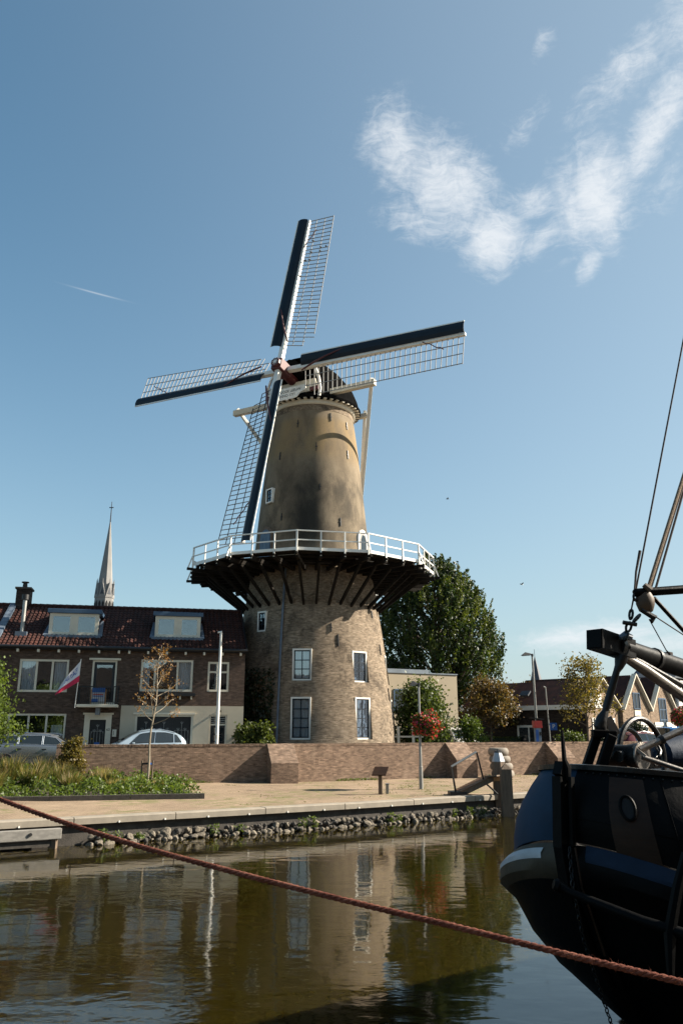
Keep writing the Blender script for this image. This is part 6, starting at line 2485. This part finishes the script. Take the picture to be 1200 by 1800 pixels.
# stem post
sp_ = [ST + BF * .0 + Vector((0, 0, 2.72)), ST + BF * .02 + Vector((0, 0, 2.66)), ST + BF * .05 + Vector((0, 0, 2.6)), ST + BF * .10 + Vector((0, 0, 2.0)), ST + BF * .04 + Vector((0, 0, 1.6)), ST + BF * -.20 + Vector((0, 0, 1.1)),
       ST + BF * -.45 + Vector((0, 0, .75)), ST + BF * -.92 + Vector((0, 0, .3)), ST + BF * -1.45 + Vector((0, 0, -.15))]
mb = MB()
for a, b_ in zip(sp_, sp_[1:]):
    mb.beam(a, b_ + (b_ - a) * .04, .10, .13, up=BF)
obj('stem_post', mb, 'ship_black', boat, world=True)
# fender boards hung either side of the stem
for s, o1 in ((1, .09), (-1, .10)):
    mb = MB()
    for a, b_ in zip(sp_[2:6], sp_[3:7]):
        mb.beam(a + BS * s * o1 - BF * .03, b_ + BS * s * o1 - BF * .03, .035, .05, up=BF)
    obj('bow_batten', mb, 'ship_black', boat, world=True)
# stem head pin
a = at(988, 1305, 8.0)
obj('stem_pin', MB().tube([at(997, 1372, 7.95), at(996, 1350, 7.95), at(991, 1335, 7.95), at(988, 1298, 7.95), at(987, 1285, 7.95)], [.030, .038, .024, .018, .012], 8), 'ship_black', boat, smooth=True, world=True)


def bpole(name, pts, rad, mat, seg=10, parent=boat, **kw):
    return obj(name, MB().tube([Vector(p_) for p_ in pts], rad, seg), mat, parent, smooth=True, world=True, **kw)


# raised bowsprit
b0, b1 = at(1044, 1123, 8.25), at(1262, 1196, 9.9)
dB = (b1 - b0).normalized()
bow = obj('bowsprit', MB().beam(b0, b0 + dB * .62, .19, .20).tube([b0 + dB * .5, b1], [.104, .112], 14), 'ship_black', boat, smooth=True, world=True)
bpole('bowsprit_band', [b0 + dB * .36, b0 + dB * .42], .128, 'dark_steel', 14, bow)
bpole('bowsprit_band', [b0 + dB * 1.12, b0 + dB * 1.17], .122, 'dark_steel', 14, bow)
obj('end_cap', MB().beam(b0 - dB * .012, b0, .17, .18), 'ship_black', bow, world=True)
# steel strut below the bowsprit
bpole('strut', [at(1092, 1152, 8.5), at(1130, 1176, 8.7), at(1262, 1268, 9.5)], [.045, .06, .062], 'worn_steel')
bpole('strut', [at(1100, 1150, 8.55), at(1262, 1240, 9.6)], .03, 'dark_steel', 8)
# turnbuckle stay
bpole('bobstay', [at(1093, 1152, 8.4), at(1090, 1162, 8.4), at(1087, 1172, 8.4), at(1083, 1180, 8.4), at(1066, 1240, 8.4), at(1062, 1252, 8.4)], [.06, .062, .045, .034, .042, .03], 'dark_steel', 10)
bpole('bobstay_shackle', [at(1064, 1248, 8.4), at(1057, 1264, 8.4), at(1054, 1276, 8.4), at(1060, 1288, 8.4)], [.03, .058, .066, .045], 'dark_steel', 10)
obj('shackle_plate', MB().beam(at(1066, 1262, 8.4), at(1082, 1292, 8.4), .035, .09), 'worn_steel', boat, world=True)
# bow bitts: inverted U of heavy timber
fr = obj('bow_frame', MB().beam(at(1022, 1372, 8.35), at(1050, 1288, 8.35), .085, .085).beam(at(1047, 1376, 8.2), at(1074, 1292, 8.2), .095, .095), 'ship_black', boat, world=True, bevel=.01)
obj('frame_head', MB().beam(at(1040, 1289, 8.3), at(1082, 1291, 8.3), .10, .075), 'ship_black', fr, world=True, bevel=.01)
# windlass: two wheels, drum, levers


def wheel(name, c_, r_, rim, mat, spokes=0, ax=BS):
    rr = [c_ + (BF * math.cos(2 * PI * k / 36) + Vector((0, 0, 1)) * math.sin(2 * PI * k / 36)) * r_ for k in range(37)]
    o = obj(name, MB().tube(rr, rim, 8, caps=False), mat, boat, smooth=True, world=True)
    for k in range(spokes):
        a = PI * k / spokes + .3
        d = BF * math.cos(a) + Vector((0, 0, 1)) * math.sin(a)
        obj('spoke', MB().tube([c_ - d * r_, c_ + d * r_], rim * .55, 6), mat, o, smooth=True, world=True)
    return o


wheel('gear_wheel', at(1128, 1332, 8.75), .40, .030, 'dark_steel')
wheel('brake_wheel', at(1104, 1330, 9.0), .29, .026, 'worn_steel', 0)
dc = at(1103, 1328, 8.3)
dr_ = obj('drum', MB().tube([dc - BS * .16, dc - BS * .14, dc, dc + BS * .22, dc + BS * .24], [.095, .125, .105, .105, .12], 18), 'dark_steel', boat, smooth=True, world=True)
bpole('drum_rim', [dc - BS * .165, dc - BS * .15], .135, 'worn_steel', 18, dr_)
bpole('shaft_head', [at(1086, 1330, 8.2), at(1100, 1328, 8.3)], [.055, .05], 'dark_steel', 10, dr_)
bpole('windlass_lever', [at(1122, 1318, 8.15), at(1162, 1300, 8.2), at(1240, 1263, 8.3)], [.034, .032, .034], 'worn_steel')
bpole('lever_collar', [at(1159, 1302, 8.2), at(1165, 1299, 8.2)], .046, 'dark_steel')
bpole('windlass_lever', [at(1128, 1331, 8.1), at(1240, 1368, 8.1)], .026, 'worn_steel')
obj('lever_guard', MB().beam(at(1112, 1312, 8.15), at(1134, 1330, 8.1), .04, .03), 'worn_steel', boat, world=True)
# coiled chain beside the drum


def chain(name, pts, r_, wire, mat, parent=boat, every=None):
    mb = MB()
    i = 0
    for p0, p1 in zip(pts, pts[1:]):
        d = (p1 - p0)
        nl = max(1, int(d.length / (r_ * 2.6)))
        d.normalize()
        s_ = d.cross(Vector((.3, -.9, .2))).normalized()
        u_ = s_.cross(d).normalized()
        for k in range(nl):
            c_ = p0.lerp(p1, (k + .5) / nl)
            w_ = s_ if i % 2 else u_
            ring_ = [c_ + d * r_ * 1.55 * math.cos(2 * PI * j / 10) + w_ * r_ * .85 * math.sin(2 * PI * j / 10) for j in range(11)]
            mb.tube(ring_, wire, 5, caps=False)
            i += 1
    o = obj(name, mb, mat, parent, smooth=True, world=True)
    return o


chain('deck_chain', [at(1080, 1351, 8.2), at(1102, 1350, 8.25), at(1130, 1352, 8.3)], .022, .009, 'dark_steel')
chain('deck_chain', [at(1150, 1300, 8.6), at(1158, 1322, 8.5), at(1150, 1345, 8.4)], .030, .012, 'dark_steel')
chain('bow_chain', [at(1000, 1488, 7.85), at(1006, 1560, 7.75), at(1024, 1650, 7.9), at(1050, 1730, 8.1), at(1084, 1830, 8.4)], .020, .006, 'dark_steel')
bpole('bow_line', [at(1010, 1490, 7.8), at(1022, 1560, 7.75), at(1036, 1600, 7.8), at(1062, 1680, 7.9)], .010, 'ship_brown', 6)
# anchor stock along the near bow
bpole('anchor_stock', [at(972, 1554, 7.55), at(978, 1556, 7.55), at(986, 1560, 7.55), at(1000, 1568, 7.5), at(1060, 1592, 7.3), at(1130, 1620, 7.1), at(1230, 1650, 6.9)], [.040, .058, .050, .034, .040, .045, .045], 'ship_black', 10)
bpole('anchor_shank', [at(1205, 1500, 7.0), at(1190, 1560, 7.0), at(1176, 1640, 7.0), at(1178, 1720, 7.0)], [.04, .045, .05, .03], 'ship_black', 8)
# canvas-covered bundle behind the windlass
cv = []
for f, r_ in ((0, .03), (.06, .15), (.3, .20), (.7, .21), (1.0, .19)):
    cv.append((f, r_))
c0, c1 = at(1150, 1326, 9.1), at(1330, 1310, 9.9)
bpole('canvas_cover', [c0.lerp(c1, f) for f, r_ in cv], [r_ for f, r_ in cv], 'navy_cloth', 14)
# boom end, block and running rigging over the bow
bpole('boom', [at(1113, 1043, 8.3), at(1116, 1042, 8.3), at(1260, 1032, 8.6)], [.03, .045, .05], 'ship_black', 10)
obj('boom_eye', MB().tube([at(1116, 1050, 8.3) + (BF * math.cos(2 * PI * k / 12) + Vector((0, 0, 1)) * math.sin(2 * PI * k / 12)) * .035 for k in range(13)], .014, 6, caps=False), 'dark_steel', boat, smooth=True, world=True)
bpole('boom_strut', [at(1148, 1051, 8.35), at(1240, 1152, 8.6)], .022, 'ship_black', 8)
bc = at(1133, 1058, 8.32)
bk = obj('pulley_block', MB().lathe([(.02, -.16), (.085, -.12), (.115, -.03), (.115, .05), (.08, .12), (.02, .14)], 14, M=TR(bc.x, bc.y, bc.z) @ Matrix.Diagonal((.85, .5, .82, 1))), 'block_wood', boat, smooth=True, world=True)
bpole('block_strap', [at(1126, 1072, 8.3), at(1150, 1086, 8.3), at(1143, 1092, 8.3)], [.025, .035, .03], 'dark_steel', 8, bk)
bpole('block_pin', [at(1131, 1028, 8.3), at(1142, 1038, 8.3)], [.03, .045], 'block_wood', 8, bk)
chain('shackle_chain', [at(1109, 1068, 8.3), at(1107, 1092, 8.3), at(1101, 1112, 8.3), at(1098, 1124, 8.3)], .034, .014, 'dark_steel')
chain('shackle_chain', [at(1126, 1078, 8.3), at(1110, 1096, 8.3)], .036, .014, 'dark_steel')
bpole('shackle_pin', [at(1094, 1094, 8.28), at(1118, 1098, 8.28)], .022, 'dark_steel', 8)
bpole('deck_eye', [at(1088, 1121, 8.35), at(1098, 1117, 8.35), at(1110, 1121, 8.35)], [.025, .05, .03], 'lead', 8)
bpole('rigging_line', [at(1109, 1070, 8.3), at(1114, 1045, 8.3), at(1117, 1005, 8.3), at(1124, 968, 8.3)], [.008, .010, .012, .016], 'rig_rope', 6)
bpole('rigging_line', [at(1115, 1046, 8.3), at(1210, 545, 8.9)], .010, 'rig_rope', 6)
bpole('halyard', [at(1139, 1032, 8.35), at(1212, 800, 8.8)], .020, 'tan_rope', 8)
bpole('halyard', [at(1143, 1032, 8.36), at(1214, 806, 8.8)], .015, 'rig_rope', 8)
bpole('halyard', [at(1151, 1036, 8.35), at(1214, 816, 8.8)], .013, 'rig_rope', 6)
bpole('wire', [at(1141, 1090, 8.3), at(1170, 1143, 8.45), at(1176, 1150, 8.5)], [.006, .006, .014], 'rig_rope', 5)
bpole('wire', [at(1148, 1082, 8.3), at(1240, 1142, 8.6)], .007, 'rig_rope', 5)
bpole('spar', [at(1186, 1218, 9.6), at(1250, 1275, 9.9)], .032, 'orange_wood', 8)
bpole('spar', [at(1178, 1212, 9.6), at(1250, 1240, 9.9)], .025, 'worn_steel', 8)

# ================================================================ MOORING ROPE in front, three laid strands
ctl = [(-260, 1302, 5.0), (0, 1405, 4.1), (200, 1474, 3.75), (400, 1530, 3.5), (600, 1581, 3.3), (800, 1629, 3.15), (1000, 1679, 3.02), (1200, 1727, 2.92), (1460, 1786, 2.85)]
cps = [at(*c_) for c_ in ctl]
path = []
for i in range(len(cps) - 1):
    p0, p1, p2, p3 = cps[max(i - 1, 0)], cps[i], cps[i + 1], cps[min(i + 2, len(cps) - 1)]
    for k in range(60):
        t = k / 60
        path.append(.5 * ((2 * p1) + (p2 - p0) * t + (2 * p0 - 5 * p1 + 4 * p2 - p3) * t * t + (3 * p1 - p0 - 3 * p2 + p3) * t ** 3))
path.append(cps[-1])
rope = thing('mooring_rope', path[len(path) // 2], 'long red-brown laid mooring rope stretched across the foreground', 'rope')
acc = [0.0]
for a, b_ in zip(path, path[1:]):
    acc.append(acc[-1] + (b_ - a).length)
STEP = .012
npt = int(acc[-1] / STEP)
j = 0
dense = []
for i in range(npt + 1):
    s_ = i * STEP
    while j < len(acc) - 2 and acc[j + 1] < s_:
        j += 1
    dense.append(path[j].lerp(path[j + 1], (s_ - acc[j]) / (acc[j + 1] - acc[j])))
for k in range(3):
    pts = []
    for i, p_ in enumerate(dense):
        d = (dense[min(i + 1, npt)] - dense[max(i - 1, 0)]).normalized()
        u_ = d.cross(Vector((0, 0, 1))).normalized()
        v_ = u_.cross(d)
        a = i * STEP / .078 * 2 * PI + k * 2 * PI / 3
        pts.append(p_ + (u_ * math.cos(a) + v_ * math.sin(a)) * .0058)
    obj('strand', MB().tube(pts, .0064, 8), 'mooring_rope', rope, smooth=True, world=True, fix=False)
# frayed fibres
rt, tp = [], []
t0 = root_loc(rope)
for i in range(2600):
    p_ = random.choice(dense) - t0
    a = Vector((random.gauss(0, 1), random.gauss(0, 1), random.gauss(0, 1))).normalized()
    rt.append(tuple(p_ + a * .0095))
    tp.append(tuple(p_ + a * .017 + Vector((random.gauss(0, .008), random.gauss(0, .008), random.gauss(0, .006)))))
o = blade_mesh('fibres', rt, tp, .0011, 'mooring_rope', rope)
o['kind'] = 'stuff'
